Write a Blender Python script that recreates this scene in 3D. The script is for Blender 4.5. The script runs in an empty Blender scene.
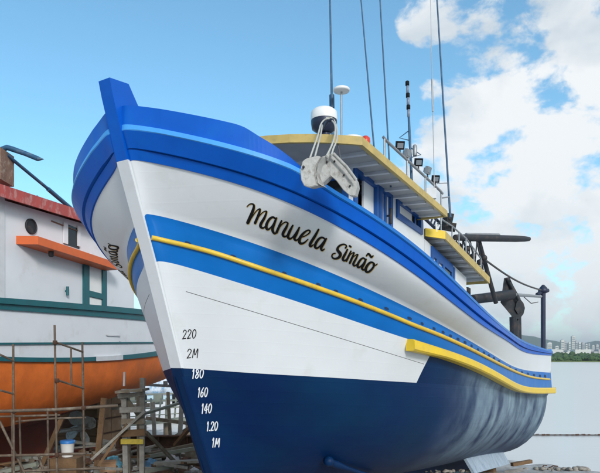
import bpy, bmesh, math, random
import numpy as np
from mathutils import Vector, Matrix
from mathutils.bvhtree import BVHTree
random.seed(7); rng = np.random.default_rng(7)
S = bpy.context.scene
COL = S.collection
R = math.radians

# ------------------------------------------------------------------ camera, sky, sun, exposure
cam = bpy.data.cameras.new('camera'); camo = bpy.data.objects.new('camera', cam); COL.objects.link(camo)
camo.location = (0, 0, 0); camo.rotation_euler = (R(90), 0, 0)
cam.sensor_width = 36; cam.lens = 36; cam.shift_y = 120.5/600; cam.clip_start = .05; cam.clip_end = 40000
S.camera = camo
SUN_EL, SUN_AZ = 25, 161          # azimuth clockwise from +Y (the way the camera looks)
W = bpy.data.worlds.new('World'); S.world = W; W.use_nodes = True
def build_world():
    nt = W.node_tree; N = nt.nodes; Lk = nt.links; N.clear()
    out = N.new('ShaderNodeOutputWorld'); bg = N.new('ShaderNodeBackground'); bg.inputs['Strength'].default_value = .15
    Lk.new(bg.outputs[0], out.inputs[0])
    sky = N.new('ShaderNodeTexSky'); sky.sky_type = 'NISHITA'; sky.sun_disc = False
    sky.sun_elevation = R(SUN_EL); sky.sun_rotation = R(SUN_AZ); sky.air_density = 1.0; sky.dust_density = .6; sky.ozone_density = 2.2
    tc = N.new('ShaderNodeTexCoord')
    def math_(op, a, b=None, c=None, clamp=False):
        n = N.new('ShaderNodeMath'); n.operation = op; n.use_clamp = clamp
        for i, v in enumerate((a, b, c)):
            if v is None: continue
            if isinstance(v, (int, float)): n.inputs[i].default_value = v
            else: Lk.new(v, n.inputs[i])
        return n.outputs[0]
    def vmath(op, a, b):
        n = N.new('ShaderNodeVectorMath'); n.operation = op
        for i, v in enumerate((a, b)):
            if isinstance(v, tuple): n.inputs[i].default_value = v
            else: Lk.new(v, n.inputs[i])
        return n
    D = tc.outputs['Generated']
    def noise(scale, detail, rough, off, dist=0.0):
        m = N.new('ShaderNodeMapping'); m.inputs['Location'].default_value = off; m.inputs['Scale'].default_value = (1, 1, 1.5)
        Lk.new(D, m.inputs['Vector'])
        n = N.new('ShaderNodeTexNoise'); n.inputs['Scale'].default_value = scale; n.inputs['Detail'].default_value = detail
        n.inputs['Roughness'].default_value = rough; n.inputs['Distortion'].default_value = dist
        Lk.new(m.outputs[0], n.inputs['Vector']); return n.outputs['Fac']
    # cumulus banks: directions (pixel of the view they were seen in), angular radius in degrees, weight
    banks = [(560, 18, 9.5, 1), (600, 70, 9, 1), (515, 78, 5.0, .95), (470, 84, 3.5, .95), (440, 84, 2.2, .6), (435, 5, 3.6, .9), (480, 24, 2.6, .62),
             (620, 20, 9, 1), (520, 118, 4.2, .85), (560, 125, 5, .9), (600, 150, 7, .9), (640, 100, 8, .9),
             (470, 180, 7, 1), (520, 190, 8, 1), (580, 200, 8, 1), (430, 210, 6, 1), (500, 230, 6.5, .95), (560, 262, 8, 1), (500, 285, 7, 1),
             (620, 270, 9, 1), (450, 270, 6, 1), (560, 318, 8, .9), (640, 330, 9, .9), (500, 330, 6, .85), (600, 350, 9, 1), (520, 345, 6, .95), (700, 345, 12, 1), (800, 350, 12, 1), (705, 180, 11, 1), (760, 40, 12, .9), (800, 290, 10, .9)]
    m = None
    for (x, y, r, w) in banks:
        v = Vector((x-300, 600, 357-y)).normalized()
        d = vmath('DOT_PRODUCT', D, tuple(v)).outputs['Value']
        k = math_('MULTIPLY_ADD', d, w/(1-math.cos(R(r))), -w*math.cos(R(r))/(1-math.cos(R(r))), clamp=True)
        k = math_('SQRT', k)
        m = k if m is None else math_('MAXIMUM', m, k)
    # the rest of the sky: unseen cloud behind and right, thickened for fill light
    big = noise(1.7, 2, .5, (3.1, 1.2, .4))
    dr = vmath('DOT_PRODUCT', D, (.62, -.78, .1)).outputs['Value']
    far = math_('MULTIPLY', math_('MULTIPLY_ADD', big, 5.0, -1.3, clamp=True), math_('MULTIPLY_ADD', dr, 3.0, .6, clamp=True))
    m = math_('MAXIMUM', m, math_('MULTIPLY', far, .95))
    f1 = noise(9, 9, .58, (0, 0, 0), .25)
    f2 = noise(26, 6, .6, (1, 4, 2), .2)
    f = math_('ADD', math_('MULTIPLY', f1, .75), math_('MULTIPLY', f2, .25))
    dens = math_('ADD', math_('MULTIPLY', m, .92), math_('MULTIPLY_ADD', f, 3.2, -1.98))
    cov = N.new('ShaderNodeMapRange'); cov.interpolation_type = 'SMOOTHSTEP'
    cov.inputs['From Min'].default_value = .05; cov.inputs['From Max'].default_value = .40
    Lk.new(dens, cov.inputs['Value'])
    # thick parts of a cloud are grey, thin edges and tops white
    g1 = noise(6, 6, .55, (.3, 2.2, -.08), .3)
    shade = N.new('ShaderNodeMapRange'); shade.inputs['From Min'].default_value = .45; shade.inputs['From Max'].default_value = .74
    Lk.new(g1, shade.inputs['Value'])
    cr = N.new('ShaderNodeMix'); cr.data_type = 'RGBA'
    cr.inputs[6].default_value = (3.95, 4.05, 4.1, 1); cr.inputs[7].default_value = (2.4, 2.75, 3.05, 1)
    Lk.new(shade.outputs[0], cr.inputs[0])
    # thin veil low down
    sepz = N.new('ShaderNodeSeparateXYZ'); Lk.new(D, sepz.inputs[0])
    tint = N.new('ShaderNodeMix'); tint.data_type = 'RGBA'; tint.blend_type = 'MULTIPLY'; tint.inputs[0].default_value = 1
    Lk.new(sky.outputs[0], tint.inputs[6]); tint.inputs[7].default_value = SKY_TINT
    mix = N.new('ShaderNodeMix'); mix.data_type = 'RGBA'
    veil = math_('MULTIPLY', math_('POWER', math_('MULTIPLY_ADD', sepz.outputs[2], -4.2, 1.0, clamp=True), 1.3), .8)
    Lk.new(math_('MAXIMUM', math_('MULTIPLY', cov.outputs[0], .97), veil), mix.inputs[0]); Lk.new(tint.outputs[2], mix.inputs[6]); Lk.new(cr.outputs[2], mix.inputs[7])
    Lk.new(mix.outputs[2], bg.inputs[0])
SKY_TINT = (.68, .96, .92, 1)
build_world()
sun = bpy.data.lights.new('sun', 'SUN'); sun.energy = 1.45; sun.angle = R(12); sun.color = (1, .95, .92)
suno = bpy.data.objects.new('sun', sun); COL.objects.link(suno)
sd = Vector((math.sin(R(SUN_AZ))*math.cos(R(SUN_EL)), math.cos(R(SUN_AZ))*math.cos(R(SUN_EL)), math.sin(R(SUN_EL))))
suno.rotation_euler = sd.to_track_quat('Z', 'Y').to_euler(); suno.location = (20, -10, 40)
vs = S.view_settings; vs.view_transform = 'Standard'; vs.look = 'None'; vs.exposure = 0.72; vs.gamma = 1

# ------------------------------------------------------------------ materials
def mat(name, col, rough=.6, metal=0, var=.08, scale=3.0, bump=.0, bscale=30, coat=0, col2=None, wear=0, wscale=6, stretch=(1, 1, 1), spec=.5, w0=.52, w1=.66):
    m = bpy.data.materials.new(name); m.use_nodes = True; nt = m.node_tree; N = nt.nodes; Lk = nt.links
    p = N['Principled BSDF']; p.inputs['Roughness'].default_value = rough; p.inputs['Metallic'].default_value = metal
    p.inputs['Coat Weight'].default_value = coat; p.inputs['Coat Roughness'].default_value = .12; p.inputs['Specular IOR Level'].default_value = spec
    tc = N.new('ShaderNodeTexCoord'); mp = N.new('ShaderNodeMapping'); mp.inputs['Scale'].default_value = stretch
    Lk.new(tc.outputs['Object'], mp.inputs['Vector'])
    n = N.new('ShaderNodeTexNoise'); n.inputs['Scale'].default_value = scale; n.inputs['Detail'].default_value = 6; n.inputs['Roughness'].default_value = .6
    Lk.new(mp.outputs[0], n.inputs['Vector'])
    mr = N.new('ShaderNodeMapRange'); mr.inputs['From Min'].default_value = .3; mr.inputs['From Max'].default_value = .7
    mr.inputs['To Min'].default_value = 1-var; mr.inputs['To Max'].default_value = 1+var
    Lk.new(n.outputs['Fac'], mr.inputs['Value'])
    hs = N.new('ShaderNodeHueSaturation'); hs.inputs['Color'].default_value = (*col, 1); Lk.new(mr.outputs[0], hs.inputs['Value'])
    c = hs.outputs[0]
    if col2 is not None:
        n2 = N.new('ShaderNodeTexNoise'); n2.inputs['Scale'].default_value = wscale; n2.inputs['Detail'].default_value = 9; n2.inputs['Roughness'].default_value = .68
        Lk.new(mp.outputs[0], n2.inputs['Vector'])
        m2 = N.new('ShaderNodeMapRange'); m2.inputs['From Min'].default_value = w0; m2.inputs['From Max'].default_value = w1
        m2.inputs['To Max'].default_value = wear; Lk.new(n2.outputs['Fac'], m2.inputs['Value'])
        mx = N.new('ShaderNodeMix'); mx.data_type = 'RGBA'; Lk.new(m2.outputs[0], mx.inputs[0]); Lk.new(c, mx.inputs[6]); mx.inputs[7].default_value = (*col2, 1)
        c = mx.outputs[2]
    Lk.new(c, p.inputs['Base Color'])
    rr = N.new('ShaderNodeMapRange'); rr.inputs['From Min'].default_value = .3; rr.inputs['From Max'].default_value = .7
    rr.inputs['To Min'].default_value = max(rough-.07, .02); rr.inputs['To Max'].default_value = min(rough+.09, 1); Lk.new(n.outputs['Fac'], rr.inputs['Value'])
    Lk.new(rr.outputs[0], p.inputs['Roughness'])
    if bump:
        b = N.new('ShaderNodeBump'); b.inputs['Strength'].default_value = bump; b.inputs['Distance'].default_value = .02
        nb = N.new('ShaderNodeTexNoise'); nb.inputs['Scale'].default_value = bscale; nb.inputs['Detail'].default_value = 4
        Lk.new(mp.outputs[0], nb.inputs['Vector']); Lk.new(nb.outputs['Fac'], b.inputs['Height']); Lk.new(b.outputs[0], p.inputs['Normal'])
    return m
M = {}
M['white'] = mat('white_paint', (.74, .765, .785), .42, var=.035, scale=1.3, bump=.12, bscale=5, col2=(.60, .58, .53), wear=.4, wscale=2.2, w0=.56, w1=.75)
M['blue'] = mat('royal_blue_paint', (.0, .105, .54), .42, var=.10, scale=2.2, bump=.12, bscale=6, col2=(.004, .15, .5), wear=.3, wscale=3, spec=.2, coat=.08)
M['stripe'] = mat('mid_blue_paint', (.001, .145, .50), .4, var=.08, scale=2.2, bump=.12, bscale=6, spec=.2, coat=.12)
M['pale_blue'] = mat('pale_blue_paint', (.06, .34, .80), .35, var=.08, scale=4)
M['yellow'] = mat('yellow_paint', (.78, .52, .05), .4, var=.1, scale=5, col2=(.45, .28, .06), wear=.4, wscale=9)
M['strake_yellow'] = mat('bright_yellow_paint', (.82, .56, .02), .4, var=.07, scale=4, col2=(.6, .42, .12), wear=.4, wscale=7)
M['roof_yellow'] = mat('ochre_paint', (.54, .40, .13), .55, var=.15, scale=5, col2=(.33, .25, .1), wear=.5, wscale=8)
M['grey_white'] = mat('grey_white_paint', (.62, .64, .66), .55, var=.08, scale=4, col2=(.4, .4, .38), wear=.3, wscale=6)
M['soffit'] = mat('grey_soffit_paint', (.43, .43, .42), .6, var=.1, scale=4)
M['frame_blue'] = mat('frame_blue_paint', (.003, .075, .30), .4, var=.1, scale=6)
M['glass'] = mat('dark_glass', (.012, .014, .018), .06, var=.05)
M['dark'] = mat('dark_interior', (.015, .015, .018), .9)
M['black'] = mat('black_paint', (.008, .008, .009), .6, spec=.15)
M['gold'] = mat('gold_paint', (.55, .38, .12), .4)
M['letter_white'] = mat('white_lettering_paint', (.8, .82, .85), .5)
M['steel'] = mat('weathered_steel', (.33, .34, .35), .45, .6, var=.2, scale=8, bump=.1)
M['dark_steel'] = mat('dark_painted_steel', (.022, .027, .034), .55, .2, var=.25, scale=6, bump=.15, col2=(.12, .07, .045), wear=.6, wscale=5)
M['navy_steel'] = mat('navy_steel', (.02, .03, .06), .4, .2)
M['scupper'] = mat('scupper_shadow_blue', (.004, .03, .10), .7)
M['seam'] = mat('seam_putty', (.10, .10, .10), .8)
M['plastic_white'] = mat('white_plastic', (.80, .80, .78), .35, var=.03)
M['red_plastic'] = mat('red_plastic', (.6, .04, .02), .3)
M['lens'] = mat('lamp_lens', (.22, .25, .28), .1)
M['mast_lens'] = mat('violet_grey_lens', (.20, .23, .30), .3)
M['rope'] = mat('pale_rope', (.5, .5, .46), .9, bump=.4, bscale=120)
M['dark_rope'] = mat('dark_rope', (.10, .10, .10), .9, bump=.4, bscale=120)
M['galv'] = mat('scuffed_white_steel', (.43, .43, .41), .6, .1, var=.22, scale=7, bump=.3, bscale=18, col2=(.14, .12, .10), wear=.85, wscale=8, w0=.5, w1=.66)
M['orange'] = mat('orange_antifouling', (.74, .165, .022), .65, var=.2, scale=2.2, bump=.3, bscale=7, col2=(.6, .13, .015), wear=.5, wscale=1.6)
M['rust_red'] = mat('rust_red_paint', (.16, .028, .012), .7, var=.2, scale=3, bump=.2)
M['teal'] = mat('teal_paint', (.008, .11, .13), .4, var=.12, scale=4)
M['boat_white'] = mat('chalky_white_paint', (.72, .74, .77), .55, var=.04, scale=1.5, bump=.15, bscale=5, col2=(.5, .5, .48), wear=.5, wscale=2.5, w0=.56, w1=.74)
M['red_roof'] = mat('faded_red_paint', (.42, .07, .06), .6, var=.15, scale=5, col2=(.5, .27, .25), wear=.7, wscale=6, stretch=(1.5, 1.5, .8), w0=.48, w1=.6)
M['visor'] = mat('orange_paint', (.66, .13, .03), .5, var=.1, scale=5)
M['box_brown'] = mat('flaking_brown_paint', (.22, .13, .09), .8, var=.25, scale=6, bump=.3, col2=(.42, .36, .3), wear=.7, wscale=8)
M['pole_blue'] = mat('blue_grey_pole_paint', (.022, .09, .18), .5, var=.2, scale=6, col2=(.2, .2, .18), wear=.5)
M['pipe'] = mat('weathered_pipe', (.15, .115, .085), .7, .3, var=.3, scale=6, bump=.2, col2=(.30, .27, .22), wear=.8, wscale=5)
M['wood'] = mat('weathered_timber', (.22, .18, .13), .85, var=.3, scale=5, bump=.5, bscale=30, col2=(.35, .33, .29), wear=.8, wscale=4)
M['wood2'] = mat('grey_timber', (.30, .29, .26), .9, var=.25, scale=5, bump=.5, bscale=30, col2=(.16, .13, .09), wear=.7, wscale=4)
M['wood3'] = mat('brown_timber', (.17, .10, .05), .85, var=.3, scale=5, bump=.5, bscale=30)
M['rust'] = mat('rusty_steel', (.10, .05, .03), .85, .2, var=.4, scale=6, bump=.4, col2=(.03, .02, .02), wear=.8, wscale=4)
M['rudder'] = mat('rudder_timber', (.30, .18, .10), .8, var=.2, scale=5, bump=.3, col2=(.4, .32, .25), wear=.5)
M['pier'] = mat('pale_pier_paint', (.25, .27, .23), .8, var=.2, scale=3, bump=.3, col2=(.25, .27, .2), wear=.6, wscale=4)
M['tarp'] = mat('blue_and_white_tarpaulin', (.62, .68, .74), .6, var=.15, scale=2.5, bump=.6, bscale=8, col2=(.20, .40, .60), wear=1, wscale=3.6, w0=.48, w1=.6)
M['yellow_wood'] = mat('yellow_painted_wood', (.55, .42, .05), .6, var=.2, scale=5, col2=(.2, .15, .05), wear=.6)
M['stone'] = mat('broken_stone', (.27, .25, .22), .9, var=.3, scale=4, bump=.6, bscale=20)
M['city'] = mat('far_white_facade', (.62, .62, .60), .8, var=.05)
M['city2'] = mat('far_grey_facade', (.42, .43, .45), .8, var=.05)
M['city_glass'] = mat('far_window_glass', (.16, .19, .22), .3)
M['mangrove'] = mat('mangrove_leaves', (.05, .105, .03), .8, var=.4, scale=.05)
M['bank_grass'] = mat('reed_bank', (.13, .17, .035), .9, var=.3, scale=.03)
M['hill'] = mat('far_hillside_forest', (.045, .085, .05), .9, var=.3, scale=.004)

def ground_mat():
    m = mat('yard_soil', (.40, .395, .38), .95, var=.25, scale=1.2, bump=1.0, bscale=14, col2=(.2, .185, .165), wear=.7, wscale=2.2)
    return m
M['ground'] = ground_mat()
def water_mat():
    m = bpy.data.materials.new('river_water'); m.use_nodes = True; nt = m.node_tree; N = nt.nodes; Lk = nt.links
    p = N['Principled BSDF']; p.inputs['Base Color'].default_value = (.60, .61, .60, 1); p.inputs['Roughness'].default_value = .22; p.inputs['IOR'].default_value = 1.33
    p.inputs['Specular IOR Level'].default_value = .9
    tc = N.new('ShaderNodeTexCoord'); mp = N.new('ShaderNodeMapping'); mp.inputs['Scale'].default_value = (.5, 1.6, 1); Lk.new(tc.outputs['Object'], mp.inputs[0])
    n = N.new('ShaderNodeTexNoise'); n.inputs['Scale'].default_value = 1.6; n.inputs['Detail'].default_value = 5; Lk.new(mp.outputs[0], n.inputs[0])
    b = N.new('ShaderNodeBump'); b.inputs['Strength'].default_value = .12; b.inputs['Distance'].default_value = .05
    Lk.new(n.outputs['Fac'], b.inputs['Height']); Lk.new(b.outputs[0], p.inputs['Normal'])
    return m
M['water'] = water_mat()

# navy bottom paint; scrubbed, chalky area aft with some sky reflection painted in
def navy_mat():
    m = bpy.data.materials.new('navy_antifouling'); m.use_nodes = True; nt = m.node_tree; N = nt.nodes; Lk = nt.links
    p = N['Principled BSDF']; p.inputs['Roughness'].default_value = .5; p.inputs['Specular IOR Level'].default_value = .18
    at = N.new('ShaderNodeAttribute'); at.attribute_name = 'hull_sv'
    sp = N.new('ShaderNodeSeparateXYZ'); Lk.new(at.outputs['Vector'], sp.inputs[0])
    mp = N.new('ShaderNodeMapping'); mp.inputs['Scale'].default_value = (1.5, .0, .8); Lk.new(at.outputs['Vector'], mp.inputs[0])
    n = N.new('ShaderNodeTexNoise'); n.inputs['Scale'].default_value = 1.6; n.inputs['Detail'].default_value = 8; n.inputs['Roughness'].default_value = .65; Lk.new(mp.outputs[0], n.inputs[0])
    mp2 = N.new('ShaderNodeMapping'); mp2.inputs['Scale'].default_value = (.6, 0, .5); Lk.new(at.outputs['Vector'], mp2.inputs[0])
    n2 = N.new('ShaderNodeTexNoise'); n2.inputs['Scale'].default_value = 2.2; n2.inputs['Detail'].default_value = 6; Lk.new(mp2.outputs[0], n2.inputs[0])
    def mt(op, a, b, clamp=False):
        k = N.new('ShaderNodeMath'); k.operation = op; k.use_clamp = clamp
        for i, v in enumerate((a, b)):
            if isinstance(v, (int, float)): k.inputs[i].default_value = v
            else: Lk.new(v, k.inputs[i])
        return k.outputs[0]
    ramp = N.new('ShaderNodeMapRange'); ramp.inputs['From Min'].default_value = 4.4; ramp.inputs['From Max'].default_value = 7.0; Lk.new(sp.outputs[0], ramp.inputs[0])
    ramp.interpolation_type = 'SMOOTHSTEP'
    low = N.new('ShaderNodeMapRange'); low.inputs['From Min'].default_value = 1.7; low.inputs['From Max'].default_value = .75; Lk.new(sp.outputs[1], low.inputs[0])
    low.inputs['To Min'].default_value = .15
    st = N.new('ShaderNodeMapRange'); st.inputs['From Min'].default_value = .40; st.inputs['From Max'].default_value = .64; Lk.new(n.outputs['Fac'], st.inputs[0])
    st2 = N.new('ShaderNodeMapRange'); st2.inputs['From Min'].default_value = .36; st2.inputs['From Max'].default_value = .60; Lk.new(n2.outputs['Fac'], st2.inputs[0])
    fac = mt('MULTIPLY', mt('MULTIPLY', ramp.outputs[0], low.outputs[0]), mt('MULTIPLY_ADD' if False else 'ADD', mt('MULTIPLY', st.outputs[0], .34), mt('MULTIPLY', st2.outputs[0], .46)), True)
    mr = N.new('ShaderNodeMapRange'); mr.inputs['To Min'].default_value = .75; mr.inputs['To Max'].default_value = 1.3; Lk.new(n2.outputs['Fac'], mr.inputs[0])
    tl = N.new('ShaderNodeTexNoise'); tl.inputs['Scale'].default_value = .8; tl.inputs['Detail'].default_value = 5; tl.inputs['Roughness'].default_value = .6; Lk.new(at.outputs['Vector'], tl.inputs[0])
    tr = N.new('ShaderNodeMapRange'); tr.inputs['From Min'].default_value = .35; tr.inputs['From Max'].default_value = .70; Lk.new(tl.outputs['Fac'], tr.inputs[0])
    tm = N.new('ShaderNodeMix'); tm.data_type = 'RGBA'; Lk.new(tr.outputs[0], tm.inputs[0]); tm.inputs[6].default_value = (.0003, .017, .082, 1); tm.inputs[7].default_value = (.0006, .029, .088, 1)
    hs = N.new('ShaderNodeHueSaturation'); Lk.new(tm.outputs[2], hs.inputs['Color']); Lk.new(mr.outputs[0], hs.inputs['Value'])
    mx = N.new('ShaderNodeMix'); mx.data_type = 'RGBA'; Lk.new(fac, mx.inputs[0]); Lk.new(hs.outputs[0], mx.inputs[6]); mx.inputs[7].default_value = (.33, .46, .54, 1)
    Lk.new(mx.outputs[2], p.inputs['Base Color'])
    b = N.new('ShaderNodeBump'); b.inputs['Strength'].default_value = .15; b.inputs['Distance'].default_value = .02
    Lk.new(n.outputs['Fac'], b.inputs['Height']); Lk.new(b.outputs[0], p.inputs['Normal'])
    return m
M['navy'] = navy_mat()

def add_planking(m, strength):
    nt = m.node_tree; N = nt.nodes; Lk = nt.links; p = N['Principled BSDF']
    at = N.new('ShaderNodeAttribute'); at.attribute_name = 'hull_sv'; sp = N.new('ShaderNodeSeparateXYZ'); Lk.new(at.outputs['Vector'], sp.inputs[0])
    k = N.new('ShaderNodeMath'); k.operation = 'MULTIPLY'; k.inputs[1].default_value = 7.2; Lk.new(sp.outputs[1], k.inputs[0])
    f = N.new('ShaderNodeMath'); f.operation = 'PINGPONG'; f.inputs[1].default_value = .5; Lk.new(k.outputs[0], f.inputs[0])
    r = N.new('ShaderNodeMapRange'); r.inputs['From Max'].default_value = .07; Lk.new(f.outputs[0], r.inputs[0])
    b = N.new('ShaderNodeBump'); b.inputs['Strength'].default_value = strength; b.inputs['Distance'].default_value = .004; Lk.new(r.outputs[0], b.inputs['Height'])
    old = p.inputs['Normal'].links
    if old: Lk.new(old[0].from_socket, b.inputs['Normal'])
    Lk.new(b.outputs[0], p.inputs['Normal'])
M['hull_white'] = mat('hull_white_paint', (.74, .765, .785), .42, var=.035, scale=1.3, bump=.12, bscale=5, col2=(.60, .58, .53), wear=.4, wscale=2.2, w0=.56, w1=.75)
add_planking(M['hull_white'], .09); add_planking(M['navy'], .2)

# ------------------------------------------------------------------ mesh helpers
class MB:
    def __init__(s): s.v = []; s.f = []; s.m = []; s.sm = []
    def add(s, verts, faces, m=0, smooth=False):
        o = len(s.v); s.v += [tuple(map(float, p)) for p in verts]
        for f in faces: s.f.append([o+i for i in f]); s.m.append(m); s.sm.append(smooth)
        return s
    def hexa(s, c, m=0):     # eight corners: bottom 0-3 round, top 4-7 round
        return s.add(c, [(3, 2, 1, 0), (4, 5, 6, 7), (0, 1, 5, 4), (1, 2, 6, 5), (2, 3, 7, 6), (3, 0, 4, 7)], m)
    def box(s, c, size, rot=None, m=0):
        c = Vector(c); x, y, z = [k/2 for k in size]
        pts = [Vector(p) for p in ((-x, -y, -z), (x, -y, -z), (x, y, -z), (-x, y, -z), (-x, -y, z), (x, -y, z), (x, y, z), (-x, y, z))]
        if rot is not None: pts = [rot @ p for p in pts]
        return s.hexa([c+p for p in pts], m)
    def beam(s, a, b, w, h, up=(0, 0, 1), m=0):
        a = Vector(a); b = Vector(b); d = (b-a).normalized(); u = Vector(up)
        side = d.cross(u)
        if side.length < 1e-4: side = d.cross(Vector((1, 0, 0)))
        side.normalize(); u = side.cross(d).normalized(); side *= w/2; u *= h/2
        return s.hexa([a-side-u, a+side-u, b+side-u, b-side-u, a-side+u, a+side+u, b+side+u, b-side+u], m)
    def tube(s, pts, r, n=8, m=0, closed=False):
        pts = [Vector(p) for p in pts]; k = len(pts); rs = r if isinstance(r, (list, tuple)) else [r]*k
        rings = []; prev = None
        for i, p in enumerate(pts):
            if closed: t = pts[(i+1) % k]-pts[i-1]
            else: t = pts[min(i+1, k-1)]-pts[max(i-1, 0)]
            t.normalize()
            if prev is None:
                a = t.cross(Vector((0, 0, 1)))
                if a.length < 1e-3: a = t.cross(Vector((1, 0, 0)))
            else: a = prev-t*prev.dot(t)
            a.normalize(); prev = a; b = t.cross(a)
            rings.append([p+(a*math.cos(2*math.pi*j/n)+b*math.sin(2*math.pi*j/n))*rs[i] for j in range(n)])
        v = [q for ring in rings for q in ring]; f = []
        for i in range(k if closed else k-1):
            i2 = (i+1) % k
            for j in range(n): f.append((i*n+j, i*n+(j+1) % n, i2*n+(j+1) % n, i2*n+j))
        s.add(v, f, m, True)
        if not closed: s.add(rings[0], [tuple(range(n))[::-1]], m); s.add(rings[-1], [tuple(range(n))], m)
        return s
    def lathe(s, c, prof, n=20, axis=None, m=0):     # prof (r, z) up the axis
        c = Vector(c); rot = Matrix.Identity(3) if axis is None else Vector(axis).to_track_quat('Z', 'Y').to_matrix()
        v = []; f = []
        for (r, z) in prof:
            for j in range(n): v.append(c+rot @ Vector((r*math.cos(2*math.pi*j/n), r*math.sin(2*math.pi*j/n), z)))
        for i in range(len(prof)-1):
            for j in range(n): f.append((i*n+j, i*n+(j+1) % n, (i+1)*n+(j+1) % n, (i+1)*n+j))
        s.add(v, f, m, True)
        s.add(v[:n], [tuple(range(n))[::-1]], m); s.add(v[-n:], [tuple(range(n))], m)
        return s
    def grid(s, rows, m=0, smooth=True, flip=False):
        n = len(rows[0]); v = [p for r in rows for p in r]; f = []
        for i in range(len(rows)-1):
            for j in range(n-1):
                q = (i*n+j, i*n+j+1, (i+1)*n+j+1, (i+1)*n+j)
                f.append(q[::-1] if flip else q)
        return s.add(v, f, m, smooth)
    def obj(s, name, mats, parent=None, origin=None, **props):
        me = bpy.data.meshes.new(name)
        a = np.array(s.v); c = Vector((a.min(0)+a.max(0))/2) if origin is None else Vector(origin)
        me.from_pydata([Vector(p)-c for p in s.v], [], s.f)
        if not isinstance(mats, (list, tuple)): mats = [mats]
        for k in mats: me.materials.append(k)
        me.polygons.foreach_set('material_index', s.m); me.polygons.foreach_set('use_smooth', s.sm); me.update()
        o = bpy.data.objects.new(name, me); COL.objects.link(o)
        place(o, c, parent)
        for k, v in props.items(): o[k] = v
        return o
WPOS = {}
def place(o, c, parent):
    WPOS[o.name] = Vector(c)
    if parent is not None: o.parent = parent; o.location = Vector(c)-WPOS[parent.name]
    else: o.location = c
def thing(name, loc, label, cat, group=None):
    o = bpy.data.objects.new(name, None); COL.objects.link(o); o.empty_display_size = .2; place(o, loc, None)
    o['label'] = label; o['category'] = cat
    if group: o['group'] = group
    return o
def tag(o, label, cat, group=None):
    o['label'] = label; o['category'] = cat
    if group: o['group'] = group
    return o
def spl(x, y, xq):
    x = np.array(x, float); y = np.array(y, float); h = np.diff(x); n = len(x); A = np.eye(n); r = np.zeros(n)
    for i in range(1, n-1):
        A[i, i-1] = h[i-1]; A[i, i] = 2*(h[i-1]+h[i]); A[i, i+1] = h[i]; r[i] = 6*((y[i+1]-y[i])/h[i]-(y[i]-y[i-1])/h[i-1])
    k = np.linalg.solve(A, r); xq = np.asarray(xq, float); i = np.clip(np.searchsorted(x, xq)-1, 0, n-2); d = xq-x[i]; e = x[i+1]-xq; hh = h[i]
    return (k[i]*e**3+k[i+1]*d**3)/(6*hh)+(y[i]/hh-k[i]*hh/6)*e+(y[i+1]/hh-k[i+1]*hh/6)*d
def view(x, y, Y): return Vector(((x-300)/600*Y, Y, -(y-357)/600*Y))   # a surveyed point: bearing and depth from where the photographer stood

# ------------------------------------------------------------------ boat frame: s aft of the stem head, b to port, z up (eye level 0)
TH = .55966; AX = (math.sin(TH), math.cos(TH)); PX = (math.cos(TH), -math.sin(TH)); P0 = (-1.97, 6.0); LEN = 15.0
def BF(s, b, z): return Vector((P0[0]+AX[0]*s+PX[0]*b, P0[1]+AX[1]*s+PX[1]*b, z))
def inv(p): dx, dy = p[0]-P0[0], p[1]-P0[1]; return (dx*AX[0]+dy*AX[1], dx*PX[0]+dy*PX[1], p[2])
def hit_b(x, y, b):      # where a sight line meets the vertical plane b
    k = (x-300)/600
    s = (k*(P0[1]+PX[1]*b)-P0[0]-PX[0]*b)/(AX[0]-k*AX[1]); Y = P0[1]+AX[1]*s+PX[1]*b
    return s, -(y-357)/600*Y
def ground_z(x, y):
    s = inv((x, y, 0))[0]
    if s < -4: z = -1.645+.02*(-4-s)
    elif s < 22: z = -2.2-.095*(s-1.85)
    else: z = -4.11-.05*(s-22)
    return max(z, -7)
WATER = -3.72

# ================================================================== SETTING
def build_ground():
    xs = np.concatenate([np.linspace(-9000, -60, 24), np.linspace(-50, 50, 201), np.linspace(60, 9000, 24)])
    ys = np.concatenate([np.linspace(-9000, -40, 14), np.linspace(-30, 50, 201), np.linspace(60, 9000, 24)])
    mb = MB(); rows = []
    nz = rng.random((40, 40))
    def n2(x, y):
        x = x % 39; y = y % 39; i, j = int(x), int(y); a, b = x-i, y-j
        return (nz[i, j]*(1-a)+nz[i+1, j]*a)*(1-b)+(nz[i, j+1]*(1-a)+nz[i+1, j+1]*a)*b
    for y in ys:
        r = []
        for x in xs:
            z = ground_z(x, y)
            if -60 < x < 60 and -40 < y < 60: z += .22*(n2(x*.35+40, y*.35+40)-.5)+.16*(n2(x*1.3, y*1.3)-.5)+.07*(n2(x*3.1, y*3.1)-.5)
            r.append((x, y, z))
        rows.append(r)
    mb.grid(rows); mb.obj('ground', M['ground'], kind='structure')
build_ground()
mb = MB(); mb.grid([[(x, y, WATER) for x in (-12000, -3000, -600, -100, 0, 100, 600, 3000, 12000)] for y in (-200, 0, 20, 40, 100, 400, 1500, 5000, 14000)], smooth=False)
mb.obj('river', M['water'], kind='structure')

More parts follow.
